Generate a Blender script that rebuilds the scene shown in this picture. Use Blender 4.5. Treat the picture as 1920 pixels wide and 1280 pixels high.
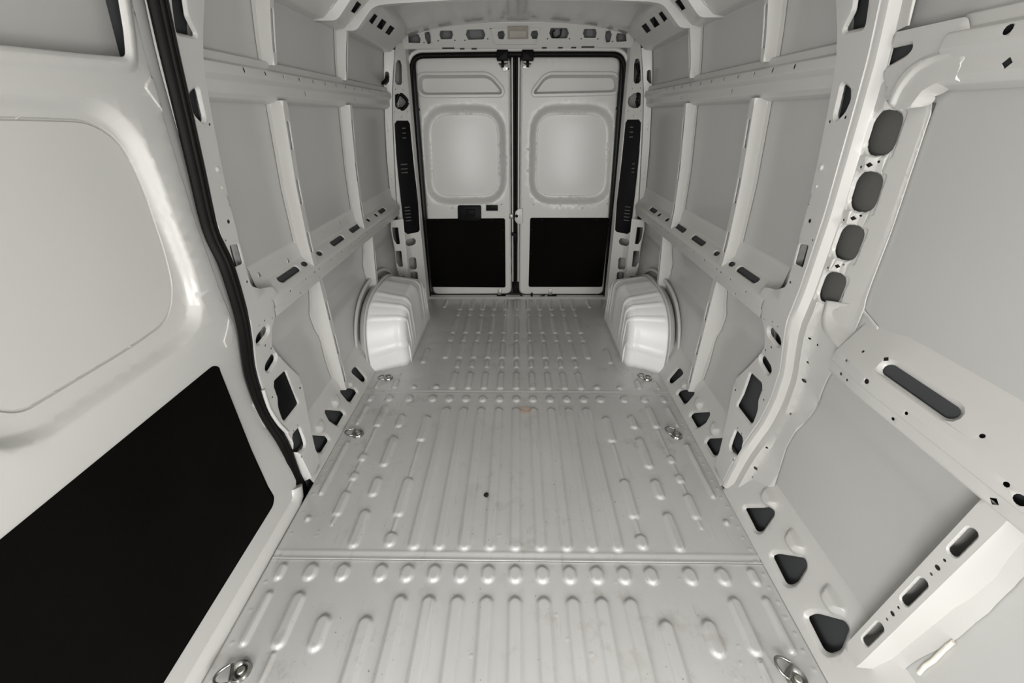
import bpy, bmesh, math, random
import numpy as np
from mathutils import Vector, Matrix
from mathutils.geometry import delaunay_2d_cdt

# ------------------------------------------------------------------ scene, camera, light
for o in list(bpy.data.objects): bpy.data.objects.remove(o)
S = bpy.context.scene
C = S.collection
random.seed(4)
S.view_settings.view_transform = 'Standard'; S.view_settings.look = 'None'
S.view_settings.gamma = 1.0; S.view_settings.use_curve_mapping = False
S.view_settings.exposure = 0.27
S.cycles.diffuse_bounces = 6
FPX = 721.0
YAW, PITCH, ROLL = [math.radians(a) for a in (.909, 30.37, -.278)]
CAM = np.array([.0046, 0., 1.40])
def _axes():
    cy, sy, cp, sp, cr, sr = (math.cos(YAW), math.sin(YAW), math.cos(PITCH), math.sin(PITCH), math.cos(ROLL), math.sin(ROLL))
    f = np.array([-sy*cp, cy*cp, -sp]); r = np.array([cy, sy, 0.]); u = np.cross(r, f)
    return r*cr+u*sr, -r*sr+u*cr, f
RR, UU, FF = _axes()
cam_d = bpy.data.cameras.new('camera'); cam = bpy.data.objects.new('camera', cam_d); C.objects.link(cam)
cam_d.sensor_width = 36.0; cam_d.sensor_fit = 'HORIZONTAL'; cam_d.lens = 36.0*FPX/1920.0; cam_d.clip_start = .02
M = Matrix.Identity(4)
for i in range(3):
    M[i][0], M[i][1], M[i][2], M[i][3] = RR[i], UU[i], -FF[i], CAM[i]
cam.matrix_world = M
S.camera = cam

W = bpy.data.worlds.new('world'); S.world = W; W.use_nodes = True
bg = W.node_tree.nodes['Background']; bg.inputs[0].default_value = (.93, .97, 1.0, 1); bg.inputs[1].default_value = .26
def area(name, loc, to, sx, sy, power, col):
    l = bpy.data.lights.new(name, 'AREA'); l.shape = 'RECTANGLE'; l.size = sx; l.size_y = sy; l.energy = power; l.color = col
    o = bpy.data.objects.new(name, l); C.objects.link(o); o.location = loc
    o.rotation_euler = (Vector(to)-Vector(loc)).to_track_quat('-Z', 'Y').to_euler()
    return o
area('daylight_through_windscreen', (0, -1.25, 1.55), (0, 1.4, .1), 1.5, .6, 12, (1, .94, .85))
area('daylight_through_cab_door_a', (-1.0, -1.05, .85), (.8, 1.8, .45), .7, 1.0, 42, (1, .992, .977))
area('daylight_through_cab_door_b', (1.0, -1.05, .85), (-.8, 1.8, .45), .7, 1.0, 42, (1, .992, .977))

# ------------------------------------------------------------------ materials
def mat(name, col, rough=.4, metal=0., coat=0., noise=0., nscale=8., bump=0., bscale=60., spec=.5):
    m = bpy.data.materials.new(name); m.use_nodes = True; nt = m.node_tree; b = nt.nodes['Principled BSDF']
    b.inputs['Base Color'].default_value = (*col, 1); b.inputs['Roughness'].default_value = rough
    b.inputs['Metallic'].default_value = metal; b.inputs['Coat Weight'].default_value = coat; b.inputs['Coat Roughness'].default_value = .2
    b.inputs['Specular IOR Level'].default_value = spec
    tc = nt.nodes.new('ShaderNodeTexCoord')
    if noise:
        n = nt.nodes.new('ShaderNodeTexNoise'); n.inputs['Scale'].default_value = nscale; n.inputs['Detail'].default_value = 4
        r = nt.nodes.new('ShaderNodeValToRGB'); r.color_ramp.elements[0].position = .3; r.color_ramp.elements[1].position = .7
        r.color_ramp.elements[0].color = (*[c*(1-noise) for c in col], 1); r.color_ramp.elements[1].color = (*col, 1)
        nt.links.new(tc.outputs['Object'], n.inputs['Vector']); nt.links.new(n.outputs['Fac'], r.inputs['Fac']); nt.links.new(r.outputs['Color'], b.inputs['Base Color'])
    if bump:
        n2 = nt.nodes.new('ShaderNodeTexNoise'); n2.inputs['Scale'].default_value = bscale; n2.inputs['Detail'].default_value = 3
        bp = nt.nodes.new('ShaderNodeBump'); bp.inputs['Strength'].default_value = bump; bp.inputs['Distance'].default_value = .002
        nt.links.new(tc.outputs['Object'], n2.inputs['Vector']); nt.links.new(n2.outputs['Fac'], bp.inputs['Height']); nt.links.new(bp.outputs['Normal'], b.inputs['Normal'])
    return m
PAINT = mat('white_body_paint', (.53, .523, .505), .42, coat=.35, noise=.03, nscale=3.)
SKIN = mat('shade_darkened_white_paint', (.46, .458, .445), .36, coat=.4, noise=.03, nscale=2.)  # same white as the body paint, darkened to imitate shade on recessed panels
RUBBER = mat('black_rubber', (.0045, .004, .0037), .5, noise=.3, nscale=20, spec=.12)
BLACK = mat('black_hardboard', (.0035, .003, .0026), .8, noise=.5, nscale=2.5, bump=.15, bscale=140, spec=.06)
PLASTIC = mat('black_plastic', (.0045, .0045, .005), .5, noise=.2, nscale=30, spec=.12)
STEEL = mat('galvanised_steel', (.42, .42, .40), .28, metal=1., noise=.35, nscale=60)
ZINC = mat('zinc_plate', (.50, .49, .44), .4, metal=.8, noise=.3, nscale=40)
LENS = mat('frosted_lens', (.34, .31, .27), .3, noise=.15, nscale=30)
FOAM = mat('cream_foam_sealant', (.74, .71, .62), .9, noise=.1, nscale=50, bump=.6, bscale=80)
ORANGE = mat('orange_wire', (.45, .19, .06), .6, noise=.1)
DIRT = mat('black_crumb', (.01, .01, .01), .9, noise=.2, nscale=100)
CARDGREY = mat('dark_slot_shade', (.05, .05, .05), .7, noise=.2)

def floor_mat():
    m = mat('floor_paint', (.66, .655, .63), .42, coat=1.0, spec=.7); nt = m.node_tree; b = nt.nodes['Principled BSDF']
    tc = nt.nodes.new('ShaderNodeTexCoord'); N = nt.nodes; L = nt.links
    def noise(scale, detail, rough=.5, mapping=None):
        n = N.new('ShaderNodeTexNoise'); n.inputs['Scale'].default_value = scale; n.inputs['Detail'].default_value = detail; n.inputs['Roughness'].default_value = rough
        src = tc.outputs['Object']
        if mapping:
            mp = N.new('ShaderNodeMapping'); mp.inputs['Scale'].default_value = mapping; L.new(src, mp.inputs['Vector']); src = mp.outputs['Vector']
        L.new(src, n.inputs['Vector']); return n.outputs['Fac']
    def ramp(fac, p0, p1, c0, c1):
        r = N.new('ShaderNodeValToRGB'); r.color_ramp.elements[0].position = p0; r.color_ramp.elements[1].position = p1
        r.color_ramp.elements[0].color = (*c0, 1); r.color_ramp.elements[1].color = (*c1, 1); L.new(fac, r.inputs['Fac']); return r.outputs['Color']
    def mul(a, bb, f=1.):
        x = N.new('ShaderNodeMix'); x.data_type = 'RGBA'; x.blend_type = 'MULTIPLY'; x.inputs[0].default_value = f
        L.new(a, x.inputs[6]); L.new(bb, x.inputs[7]); return x.outputs[2]
    c = ramp(noise(2.2, 5), .35, .7, (.435, .432, .42), (.495, .492, .48))
    smudge = ramp(noise(9, 6, .7), .54, .70, (1, 1, 1), (.74, .72, .68))
    patch = ramp(noise(1.6, 2), .42, .56, (0, 0, 0), (1, 1, 1))
    x = N.new('ShaderNodeMix'); x.data_type = 'RGBA'; x.inputs[6].default_value = (1, 1, 1, 1)
    L.new(patch, x.inputs[0]); L.new(smudge, x.inputs[7])
    c = mul(c, x.outputs[2])
    streak = ramp(noise(14, 4, .6, (3.5, .28, 1)), .62, .72, (1, 1, 1), (.86, .85, .83)); c = mul(c, streak)
    speck = ramp(noise(95, 1), .755, .78, (1, 1, 1), (.45, .43, .40)); c = mul(c, speck)
    L.new(c, b.inputs['Base Color'])
    L.new(ramp(noise(6, 4), .3, .7, (.32, .32, .32), (.48, .48, .48)), b.inputs['Roughness'])
    return m
FLOORM = floor_mat()

# ------------------------------------------------------------------ helpers
def link(name, me, m, parent=None):
    o = bpy.data.objects.new(name, me); C.objects.link(o)
    if m is not None: me.materials.append(m)
    if parent is not None: o.parent = parent
    return o
def tag(o, label=None, cat=None, group=None, kind=None):
    if label: o['label'] = label
    if cat: o['category'] = cat
    if group: o['group'] = group
    if kind: o['kind'] = kind
    return o
def empty(name, loc=(0, 0, 0)):
    o = bpy.data.objects.new(name, None); C.objects.link(o); o.location = loc; o.empty_display_size = .05; return o
def meshd(name, vs, fs, smooth=True, ang=40):
    me = bpy.data.meshes.new(name); me.from_pydata([tuple(map(float, v)) for v in vs], [], [tuple(int(i) for i in f) for f in fs]); me.update()
    if smooth:
        for p in me.polygons: p.use_smooth = True
        me.set_sharp_from_angle(angle=math.radians(ang))
    return me
ZI = [-.1, 0, .1, .22, .30, .39, .5, .62, .72, .81, .93, 1.16, 1.42, 1.52, 1.63, 1.9, 2.05]
XI = [.885, .89, .895, .905, .92, .94, .945, .935, .91, .89, .89, .875, .845, .832, .81, .74, .70]
XS = [.950, .952, .957, .962, .972, .985, .990, .985, .965, .945, .942, .928, .897, .884, .868, .815, .78]
_zz = np.linspace(-.2, 2.1, 461); _k = np.exp(-np.linspace(-2, 2, 17)**2); _k /= _k.sum()
def _sm(a):
    y = np.interp(_zz, ZI, a); return np.convolve(np.pad(y, 8, mode='edge'), _k, mode='valid')
_in = _sm(XI)
ZK = [-.2, 0, .22, .33, .42, .468, .505, .59, .635, .70, .80, .93, 1.16, 1.42, 1.63, 1.9, 2.1]
XK = [.950, .952, .962, .968, .972, .974, .988, .989, .974, .962, .948, .942, .928, .897, .868, .815, .77]
_k2 = np.exp(-np.linspace(-2, 2, 9)**2); _k2 /= _k2.sum()
_sk = np.convolve(np.pad(np.interp(_zz, ZK, XK), 4, mode='edge'), _k2, mode='valid')
def inner(z): return np.interp(z, _zz, _in)
def skin(z): return np.interp(z, _zz, _sk)
def proj(p):
    d = np.asarray(p, float)-CAM; w = d@FF; return np.array([960+FPX*(d@RR)/w, 640-FPX*(d@UU)/w])
def inv(P, u, v, p, q):
    for it in range(60):
        a = proj(P(p, q, 0.)); e = np.array([u, v])-a
        J = np.stack([(proj(P(p+1e-4, q, 0.))-a)/1e-4, (proj(P(p, q+1e-4, 0.))-a)/1e-4], 1)
        s = np.linalg.solve(J.T@J+1e-3*np.eye(2), J.T@e); n = np.abs(s).max(); k = .12 if it < 25 else .02
        if n > k: s *= k/n
        p += s[0]; q += s[1]
        if n < 1e-6: break
    return (float(p), float(q))
def onz(u, v, z=0.):
    d = FF+RR*(u-960)/FPX-UU*(v-640)/FPX; t = (z-CAM[2])/d[2]; return CAM+d*t
def ony(u, v, y):
    d = FF+RR*(u-960)/FPX-UU*(v-640)/FPX; t = (y-CAM[1])/d[1]; return CAM+d*t
def px(P, pts, p, q): return [inv(P, u, v, p, q) for u, v in pts]
def area2(p): return sum(p[i-1][0]*p[i][1]-p[i][0]*p[i-1][1] for i in range(len(p)))/2
def rp(pts, r, n=4):
    out = []; N = len(pts)
    for i in range(N):
        a, b, c = np.array(pts[i-1]), np.array(pts[i]), np.array(pts[(i+1) % N])
        u, w = a-b, c-b; lu, lw = np.linalg.norm(u), np.linalg.norm(w); u, w = u/lu, w/lw
        k = min(r, .48*lu, .48*lw)
        for j in range(n+1):
            t = j/n; q = (1-t)**2*(b+u*k)+2*t*(1-t)*b+t*t*(b+w*k); out.append((float(q[0]), float(q[1])))
    return out
def ro(pts, r, n=3):
    out = [tuple(pts[0])]
    for i in range(1, len(pts)-1):
        a, b, c = np.array(pts[i-1]), np.array(pts[i]), np.array(pts[i+1]); u, w = a-b, c-b; lu, lw = np.linalg.norm(u), np.linalg.norm(w); k = min(r, .48*lu, .48*lw)
        for j in range(n+1):
            t = j/n; q = (1-t)**2*(b+u/lu*k)+2*t*(1-t)*b+t*t*(b+w/lw*k); out.append((float(q[0]), float(q[1])))
    return out+[tuple(pts[-1])]
def circ(c, r, n=10, ry=None, a0=0.):
    ry = ry or r; return [(c[0]+r*math.cos(2*math.pi*i/n+a0), c[1]+ry*math.sin(2*math.pi*i/n+a0)) for i in range(n)]
def stad(a, b, r, n=6):
    a, b = np.array(a), np.array(b); d = b-a; t = math.atan2(d[1], d[0]); out = []
    for i in range(n+1): out.append(tuple(b+r*np.array([math.cos(t-math.pi/2+math.pi*i/n), math.sin(t-math.pi/2+math.pi*i/n)])))
    for i in range(n+1): out.append(tuple(a+r*np.array([math.cos(t+math.pi/2+math.pi*i/n), math.sin(t+math.pi/2+math.pi*i/n)])))
    return out
def rect(p0, q0, p1, q1, r=0, n=4):
    a = [(p0, q0), (p1, q0), (p1, q1), (p0, q1)]; return rp(a, r, n) if r else a
def densify(pts, h, closed=True):
    out = []; N = len(pts)
    for i in range(N if closed else N-1):
        a, b = np.array(pts[i]), np.array(pts[(i+1) % N]); k = max(1, int(math.ceil(np.linalg.norm(b-a)/h)))
        for j in range(k): out.append(tuple(a+(b-a)*j/k))
    if not closed: out.append(tuple(pts[-1]))
    return out
def sdist(Q, poly, closed=True):
    A = np.array(poly, float); B = np.roll(A, -1, 0) if closed else A[1:]
    if not closed: A = A[:-1]
    best = np.full(len(Q), 1e9)
    for a, b in zip(A, B):
        d = b-a; L2 = max(d@d, 1e-14); t = np.clip(((Q-a)@d)/L2, 0, 1); e = Q-(a+t[:, None]*d); best = np.minimum(best, np.hypot(e[:, 0], e[:, 1]))
    return best
def inside(Q, poly):
    A = np.array(poly, float); B = np.roll(A, -1, 0); c = np.zeros(len(Q), bool); x, y = Q[:, 0], Q[:, 1]
    for a, b in zip(A, B):
        if a[1] == b[1]: continue
        k = ((a[1] > y) != (b[1] > y)) & (x < (b[0]-a[0])*(y-a[1])/(b[1]-a[1])+a[0]); c ^= k
    return c
def offs(poly, d, closed=True):
    P = np.array(poly, float)
    nx, pv = (np.roll(P, -1, 0), np.roll(P, 1, 0)) if closed else (np.vstack([P[1:], P[-1]*2-P[-2]]), np.vstack([P[0]*2-P[1], P[:-1]]))
    t = nx-pv; t /= np.maximum(np.linalg.norm(t, axis=1)[:, None], 1e-9)
    return P+d*np.stack([-t[:, 1], t[:, 0]], 1)
def sst(t): t = np.clip(t, 0, 1); return t*t*(3-2*t)
def sheet(name, parent, m, outline, P, holes=(), recess=(), lips=(), grid=.05, rows=(), emb=None, th=.002, ang=35, cols=(), crease=False, dense=False):
    """A pressed sheet: outline and holes in (p,q), P maps (p,q,depth) to space; depth points away from the cabin."""
    out = densify(outline, grid); V = []; E = []
    def loop(pts, closed=True):
        b = len(V); V.extend(pts); n = len(pts)
        E.extend([(b+i, b+(i+1) % n) for i in range(n if closed else n-1)])
    loop(out)
    A = np.array(out); lo, hi = A.min(0), A.max(0)
    hs = []
    for h in holes:
        h = h if isinstance(h, tuple) and isinstance(h[0], list) else (list(h), 0, 0)
        hs.append(h); loop(densify(h[0], grid))
    free = []
    for h, w, d in hs:
        if w:
            s = -1 if area2(h) > 0 else 1
            hd = densify(h, max(w, .008))
            for k in (.35, .7, 1.0): free.extend(map(tuple, offs(hd, s*w*k)))
    for r_, w, D in recess:
        s = 1 if area2(r_) > 0 else -1
        rd = densify(r_, max(w*.8, .01))
        for k in (0, .25, .5, .75, 1.0): free.extend(map(tuple, offs(rd, s*w*k)))
    for l, w, d in lips:
        ld = densify(l, max(w, .01), False)
        for k in (.3, .6, 1.0):
            free.extend(map(tuple, offs(ld, w*k, False))); free.extend(map(tuple, offs(ld, -w*k, False)))
    xs = np.arange(lo[0]+grid*.5, hi[0], grid); ys = np.arange(lo[1]+grid*.5, hi[1], grid)
    for c_ in cols:
        if lo[0] < c_ < hi[0]: free.extend([(c_, y) for y in np.arange(lo[1], hi[1]+1e-6, grid)])
    if (not rows and not cols) or crease or dense: free.extend([(x, y) for x in xs for y in ys])
    F = np.array(free) if free else np.zeros((0, 2))
    if len(F):
        k = inside(F, out) & (sdist(F, out) > 1e-4)
        for h, w, d in hs: k &= ~inside(F, h) & (sdist(F, h) > 1e-4)
        F = F[k]
    def line(pts):
        pts = [q for q in pts]; b = len(V); V.extend(pts); E.extend([(b+i, b+i+1) for i in range(len(pts)-1)])
    for r_ in rows:
        if lo[1]+1e-5 < r_ < hi[1]-1e-5: line([(x, float(r_)) for x in np.linspace(lo[0], hi[0], max(2, int((hi[0]-lo[0])/grid)+1))])
    for c_ in cols:
        if crease and lo[0]+1e-5 < c_ < hi[0]-1e-5: line([(float(c_), y) for y in np.linspace(lo[1], hi[1], max(2, int((hi[1]-lo[1])/grid)+1))])
    V2 = [Vector((float(a), float(b))) for a, b in V]+[Vector((float(a), float(b))) for a, b in F]
    vv, ee, ff, *_ = delaunay_2d_cdt(V2, E, [], 0, 1e-6)
    Q = np.array([(v.x, v.y) for v in vv]); T = np.array([f for f in ff if len(f) == 3])
    c = Q[T].mean(1); k = inside(c, out)
    for h, w, d in hs: k &= ~inside(c, h)
    T = T[k]
    dep = np.zeros(len(Q))
    for h, w, d in hs:
        if w: dep = dep+d*(1-sst(sdist(Q, h)/w))
    for r_, w, D in recess:
        ins = inside(Q, r_) | (sdist(Q, r_) < 1e-5); dep = dep+np.where(ins, D*sst(sdist(Q, r_)/w), 0)
    for l, w, d in lips: dep = dep+d*np.clip(1-sdist(Q, l, False)/w, 0, 1)**2
    if emb is not None: dep = dep+emb(Q[:, 0], Q[:, 1])
    X = np.stack(P(Q[:, 0], Q[:, 1], dep), 1)
    used = np.unique(T); mp = -np.ones(len(Q), int); mp[used] = np.arange(len(used)); X = X[used]
    T0 = T; T = mp[T]
    n = np.cross(X[T[:, 1]]-X[T[:, 0]], X[T[:, 2]]-X[T[:, 0]])
    cc = Q[T0].mean(1); dd = np.stack(P(cc[:, 0], cc[:, 1], np.full(len(cc), .01)), 1)-np.stack(P(cc[:, 0], cc[:, 1], np.zeros(len(cc))), 1)
    if (n*dd).sum() > 0: T = T[:, ::-1]
    o = link(name, meshd(name, X, T, True, ang), m, parent)
    if th:
        md = o.modifiers.new('thickness', 'SOLIDIFY'); md.thickness = th; md.offset = -1; md.use_even_offset = False
    wn = o.modifiers.new('normals', 'WEIGHTED_NORMAL'); wn.keep_sharp = True; wn.weight = 80
    return o
def PW(s, off=0., clip=False):
    if clip: return lambda p, q, d: (s*np.minimum(inner(q)+off+d, skin(q)-.004), p+0*q, q+0*p)
    return lambda p, q, d: (s*(inner(q)+off+d), p+0*q, q+0*p)
def PROF(s, prof, z_is_abs=True):
    """Sheet swept along Y: prof = [(x,z)...] from skin/top to bottom; q is arc length."""
    A = np.array(prof, float); L = np.concatenate([[0], np.cumsum(np.hypot(*np.diff(A, axis=0).T))])
    T = np.gradient(A, L, axis=0); T /= np.linalg.norm(T, axis=1)[:, None]
    def P(p, q, d):
        ex = np.minimum(q, 0)*1.; fx = np.maximum(q-L[-1], 0)*1.
        x = np.interp(q, L, A[:, 0])+ex*T[0, 0]+fx*T[-1, 0]; z = np.interp(q, L, A[:, 1])+ex*T[0, 1]+fx*T[-1, 1]; tx = np.interp(q, L, T[:, 0]); tz = np.interp(q, L, T[:, 1])
        return (s*(x-tz*d), p+0*q, z+tx*d+0*p)
    P.L = L; return P
def tube(name, parent, m, pts, r, n=8, closed=False, ry=None, up=(0, 0, 1), cap=True):
    pts = [Vector(p) for p in pts]; vs = []; fs = []; N = len(pts); ry = ry or r; up = Vector(up)
    for i, p in enumerate(pts):
        a = pts[i-1] if (i or closed) else p; b = pts[(i+1) % N] if (i < N-1 or closed) else p
        t = (b-a).normalized(); sx = t.cross(up)
        if sx.length < 1e-4: sx = t.cross(Vector((1, 0, .1)))
        sx.normalize(); sy = sx.cross(t)
        for j in range(n):
            q = 2*math.pi*j/n; vs.append(p+sx*r*math.cos(q)+sy*ry*math.sin(q))
    for i in range(N if closed else N-1):
        for j in range(n):
            k = (i+1) % N; fs.append((i*n+j, i*n+(j+1) % n, k*n+(j+1) % n, k*n+j))
    if not closed and cap: fs.append(tuple(range(n-1, -1, -1))); fs.append(tuple((N-1)*n+j for j in range(n)))
    return link(name, meshd(name, vs, fs, True, 50), m, parent)
def smoothpath(pts, n=6):
    P = [np.array(p, float) for p in pts]; P = [2*P[0]-P[1]]+P+[2*P[-1]-P[-2]]; out = []
    for i in range(1, len(P)-2):
        for j in range(n):
            t = j/n; a, b, c, d = P[i-1], P[i], P[i+1], P[i+2]
            out.append(.5*((2*b)+(c-a)*t+(2*a-5*b+4*c-d)*t*t+(3*b-a-3*c+d)*t**3))
    out.append(P[-2]); return [tuple(map(float, o)) for o in out]
def slab(name, parent, m, poly, P, th, bev=.003, inset=None):
    """Solid plate: polygon in (p,q), raised towards the cabin by th, with a rounded rim."""
    s = 1 if area2(poly) > 0 else -1
    rings = [(0, 0), (0, -th+bev), (bev*.4, -th+bev*.3), (bev, -th)]
    vs = []; n = len(poly)
    for d, h in rings:
        q = offs(poly, s*d) if d else np.array(poly)
        vs += [tuple(P(a, b, h)) for a, b in q]
    fs = []
    for k in range(len(rings)-1):
        for i in range(n):
            j = (i+1) % n; fs.append((k*n+i, k*n+j, (k+1)*n+j, (k+1)*n+i))
    bm = bmesh.new(); bv = [bm.verts.new(v) for v in vs]
    for f in fs: bm.faces.new([bv[i] for i in f])
    bm.faces.new([bv[(len(rings)-1)*n+i] for i in range(n)]); bm.faces.new([bv[i] for i in range(n-1, -1, -1)])
    bmesh.ops.recalc_face_normals(bm, faces=bm.faces[:])
    me = bpy.data.meshes.new(name); bm.to_mesh(me); bm.free()
    for p in me.polygons: p.use_smooth = True
    me.set_sharp_from_angle(angle=math.radians(35))
    return link(name, me, m, parent)
def disc(name, parent, m, c, nrm, r, h, n=14):
    c, nrm = Vector(c), Vector(nrm).normalized(); a = nrm.orthogonal().normalized(); b = nrm.cross(a); vs = []; fs = []
    for rr, hh in ((r, 0), (r, h*.6), (r*.75, h), (.001, h*1.05)):
        for i in range(n):
            t = 2*math.pi*i/n; vs.append(c+nrm*hh+(a*math.cos(t)+b*math.sin(t))*rr)
    for k in range(3):
        for i in range(n): fs.append((k*n+i, k*n+(i+1) % n, (k+1)*n+(i+1) % n, (k+1)*n+i))
    return link(name, meshd(name, vs, fs, True, 40), m, parent)

# ================================================================== FLOOR
def Yv(v): return float(onz(966, v)[1])
XC = [0, .0958, .1925, .288, .3838, .479, .615, .730, .838]
beads = []   # (x, y0, y1, half width)
def bead(ci, v0, v1, hw=.022, both=True):
    y1, y0 = Yv(v0), Yv(v1)
    for s in ((-1, 1) if (XC[ci] and both) else (1,)): beads.append((s*XC[ci], y0, y1, hw))
for ci in range(9):
    w = .026 if ci < 8 else .018
    bead(ci, 1059, 1095, w)                        # ovals behind the near seam
    bead(ci, 743, 755, .024 if ci < 8 else .018)   # ovals before the far seam
for ci in range(5):                                # near panel, long ribs
    bead(ci, 1117, 1800, .026)
bead(5, 1157, 1800, .026); bead(6, 1155, 1230, .026); bead(7, 1113, 1226, .024); bead(7, 1226, 1700, .010); bead(8, 1112, 1222, .016)
for ci in range(5): bead(ci, 765, 1035, .025)
bead(5, 781, 830, .024); bead(5, 830, 900, .009); bead(5, 897, 973, .024); bead(5, 970, 1002, .009); bead(5, 999, 1030, .024)
bead(6, 779, 804, .023); bead(6, 820, 878, .023); bead(6, 897, 935, .023); bead(6, 958, 1033, .023)
bead(7, 762, 803, .022); bead(7, 803, 990, .008); bead(7, 852, 869, .020); bead(7, 887, 906, .020); bead(7, 923, 973, .021)
bead(8, 762, 800, .014); bead(8, 830, 933, .014); bead(8, 970, 983, .013)
for ci in range(6):                                # far panel: bottle shaped ribs
    if ci < 5: bead(ci, 699, 732, .022); bead(ci, 690, 701, .010); bead(ci, 677, 692, .018); bead(ci, 668, 680, .009)
    else: bead(ci, 723, 731, .020)
    bead(ci, 644, 674, .021); bead(ci, 640, 646, .010); bead(ci, 629, 642, .017); bead(ci, 624, 631, .009)
    bead(ci, 597, 627, .020); bead(ci, 593, 599, .010); bead(ci, 585.5, 594, .016); bead(ci, 580, 587, .009); bead(ci, 563, 583, .020)
bead(6, 655, 683, .020); bead(6, 724, 731, .020); bead(7, 700, 707, .010); bead(7, 713, 731, .020); bead(8, 714, 731, .014)
bead(6, 563, 578, .018)
for k in range(34):
    for s in (-1, 1):
        y = .36+.043*k*1.05
        if y < 1.80 and not (s < 0 and y < 1.08 and k % 2): beads.append((s*(.872+.004*(k % 2)), y, y+.004, .0065))
random.seed(9)
for _ in range(60): beads.append((random.uniform(-.84, .84), random.uniform(.4, 1.75), 0, .004)); beads[-1] = (beads[-1][0], beads[-1][1], beads[-1][1]+.001, .004)
SEAM1, SEAM2 = Yv(739), Yv(1052)
def floor_h(X, Y):
    H = np.zeros_like(X)
    for x, y0, y1, hw in beads:
        a, b = (y0+hw, y1-hw) if y1-y0 > 2*hw else ((y0+y1)/2,)*2
        k = (np.abs(X-x) < hw+.001) & (Y > a-hw-.001) & (Y < b+hw+.001)
        if not k.any(): continue
        d = np.hypot(X[k]-x, Y[k]-np.clip(Y[k], a, b)); top = .0105 if hw > .012 else (.006 if hw > .0075 else .003); sl = min(.011, hw*.8)
        H[k] = np.maximum(H[k], top*sst((hw-d)/sl))
    for sy, sg in ((SEAM1, 1), (SEAM2, 1)):
        H += .0016*np.exp(-((Y-sy)/.005)**2)-.0014*np.exp(-((Y-sy-.013)/.006)**2)+.0014*np.exp(-((Y-sy-.030)/.005)**2)
        H += np.where(Y > sy, .0015, 0)
    return H
floor = tag(empty('floor'), 'white ribbed sheet metal load floor', kind='structure')
def floor_panel(x0, x1, y0, y1, h):
    nx, ny = int((x1-x0)/h)+1, int((y1-y0)/h)+1
    X, Y = np.meshgrid(np.linspace(x0, x1, nx), np.linspace(y0, y1, ny)); H = floor_h(X, Y)
    V = np.stack([X, Y, H], -1).reshape(-1, 3); i = np.arange(nx*ny).reshape(ny, nx)
    q = np.stack([i[:-1, :-1], i[:-1, 1:], i[1:, 1:], i[1:, :-1]], -1).reshape(-1, 4)
    me = bpy.data.meshes.new('floor_panel'); me.vertices.add(len(V)); me.vertices.foreach_set('co', V.ravel().astype(np.float32))
    me.loops.add(q.size); me.loops.foreach_set('vertex_index', q.ravel().astype(np.int32)); me.polygons.add(len(q))
    me.polygons.foreach_set('loop_start', np.arange(0, q.size, 4, dtype=np.int32)); me.polygons.foreach_set('loop_total', np.full(len(q), 4, np.int32))
    me.update(calc_edges=True); me.validate()
    for p in me.polygons: p.use_smooth = True
    o = link('floor_panel', me, FLOORM, floor)
    md = o.modifiers.new('thickness', 'SOLIDIFY'); md.thickness = .004; md.offset = -1
    return o
floor_panel(-.896, .905, .25, SEAM2, .0042); floor_panel(-.896, .905, SEAM2, SEAM1, .0045); floor_panel(-.905, .905, SEAM1, 3.15, .005)
floor_panel(-.896, .905, -.7, .25, .05)
# rear threshold
sheet('threshold', floor, PAINT, rect(-.80, 0, .80, .115), lambda p, q, d: (p+0*q, 3.12+q+0*p, .003+.012*sst(q/.03)-d), grid=.06, rows=(.012, .024, .03))

# ================================================================== SIDE WALLS
def skin_wall(name, s, y0, y1, label):
    zs = np.concatenate([np.linspace(-.12, 1.0, 57), np.linspace(1.03, 1.80, 27)]); ys = np.linspace(y0, y1, int((y1-y0)/.06)+2)
    vs = []; fs = []; nz = len(zs)
    for y in ys:
        for z in zs:
            x = float(skin(z))
            vs.append((s*x, y, z))
    for i in range(len(ys)-1):
        for j in range(nz-1):
            a = i*nz+j; f = (a, a+1, a+nz+1, a+nz); fs.append(f if s > 0 else f[::-1])
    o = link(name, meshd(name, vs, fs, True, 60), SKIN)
    md = o.modifiers.new('thickness', 'SOLIDIFY'); md.thickness = .004; md.offset = -1
    return tag(o, label, kind='structure')
wallL = skin_wall('wall_left', -1, 1.10, 3.17, 'white painted van side wall behind the sliding door')
wallR = skin_wall('wall_right', 1, -.7, 3.17, 'white painted van side wall opposite the sliding door')
WALL = {-1: wallL, 1: wallR}

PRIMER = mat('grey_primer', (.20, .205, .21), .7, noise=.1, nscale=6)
def closing(name, parent, a, b, c, d):
    me = bpy.data.meshes.new(name); me.from_pydata([a, b, c, d], [], [(0, 1, 2, 3)]); o = link(name, me, PRIMER, parent)
    md = o.modifiers.new('thickness', 'SOLIDIFY'); md.thickness = .006; md.offset = 0; return o
closing('underbody', floor, (-1.04, -.7, -.13), (1.04, -.7, -.13), (1.04, 3.32, -.13), (-1.04, 3.32, -.13))
for s, w in ((-1, wallL), (1, wallR)):
    closing('outer_panel', w, (s*1.03, -.7, -.13), (s*1.03, 3.32, -.13), (s*1.03, 3.32, 1.3), (s*1.03, -.7, 1.3))
    closing('outer_panel', w, (s*1.03, -.7, 1.3), (s*1.03, 3.32, 1.3), (s*.90, 3.32, 2.04), (s*.90, -.7, 2.04))

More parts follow.
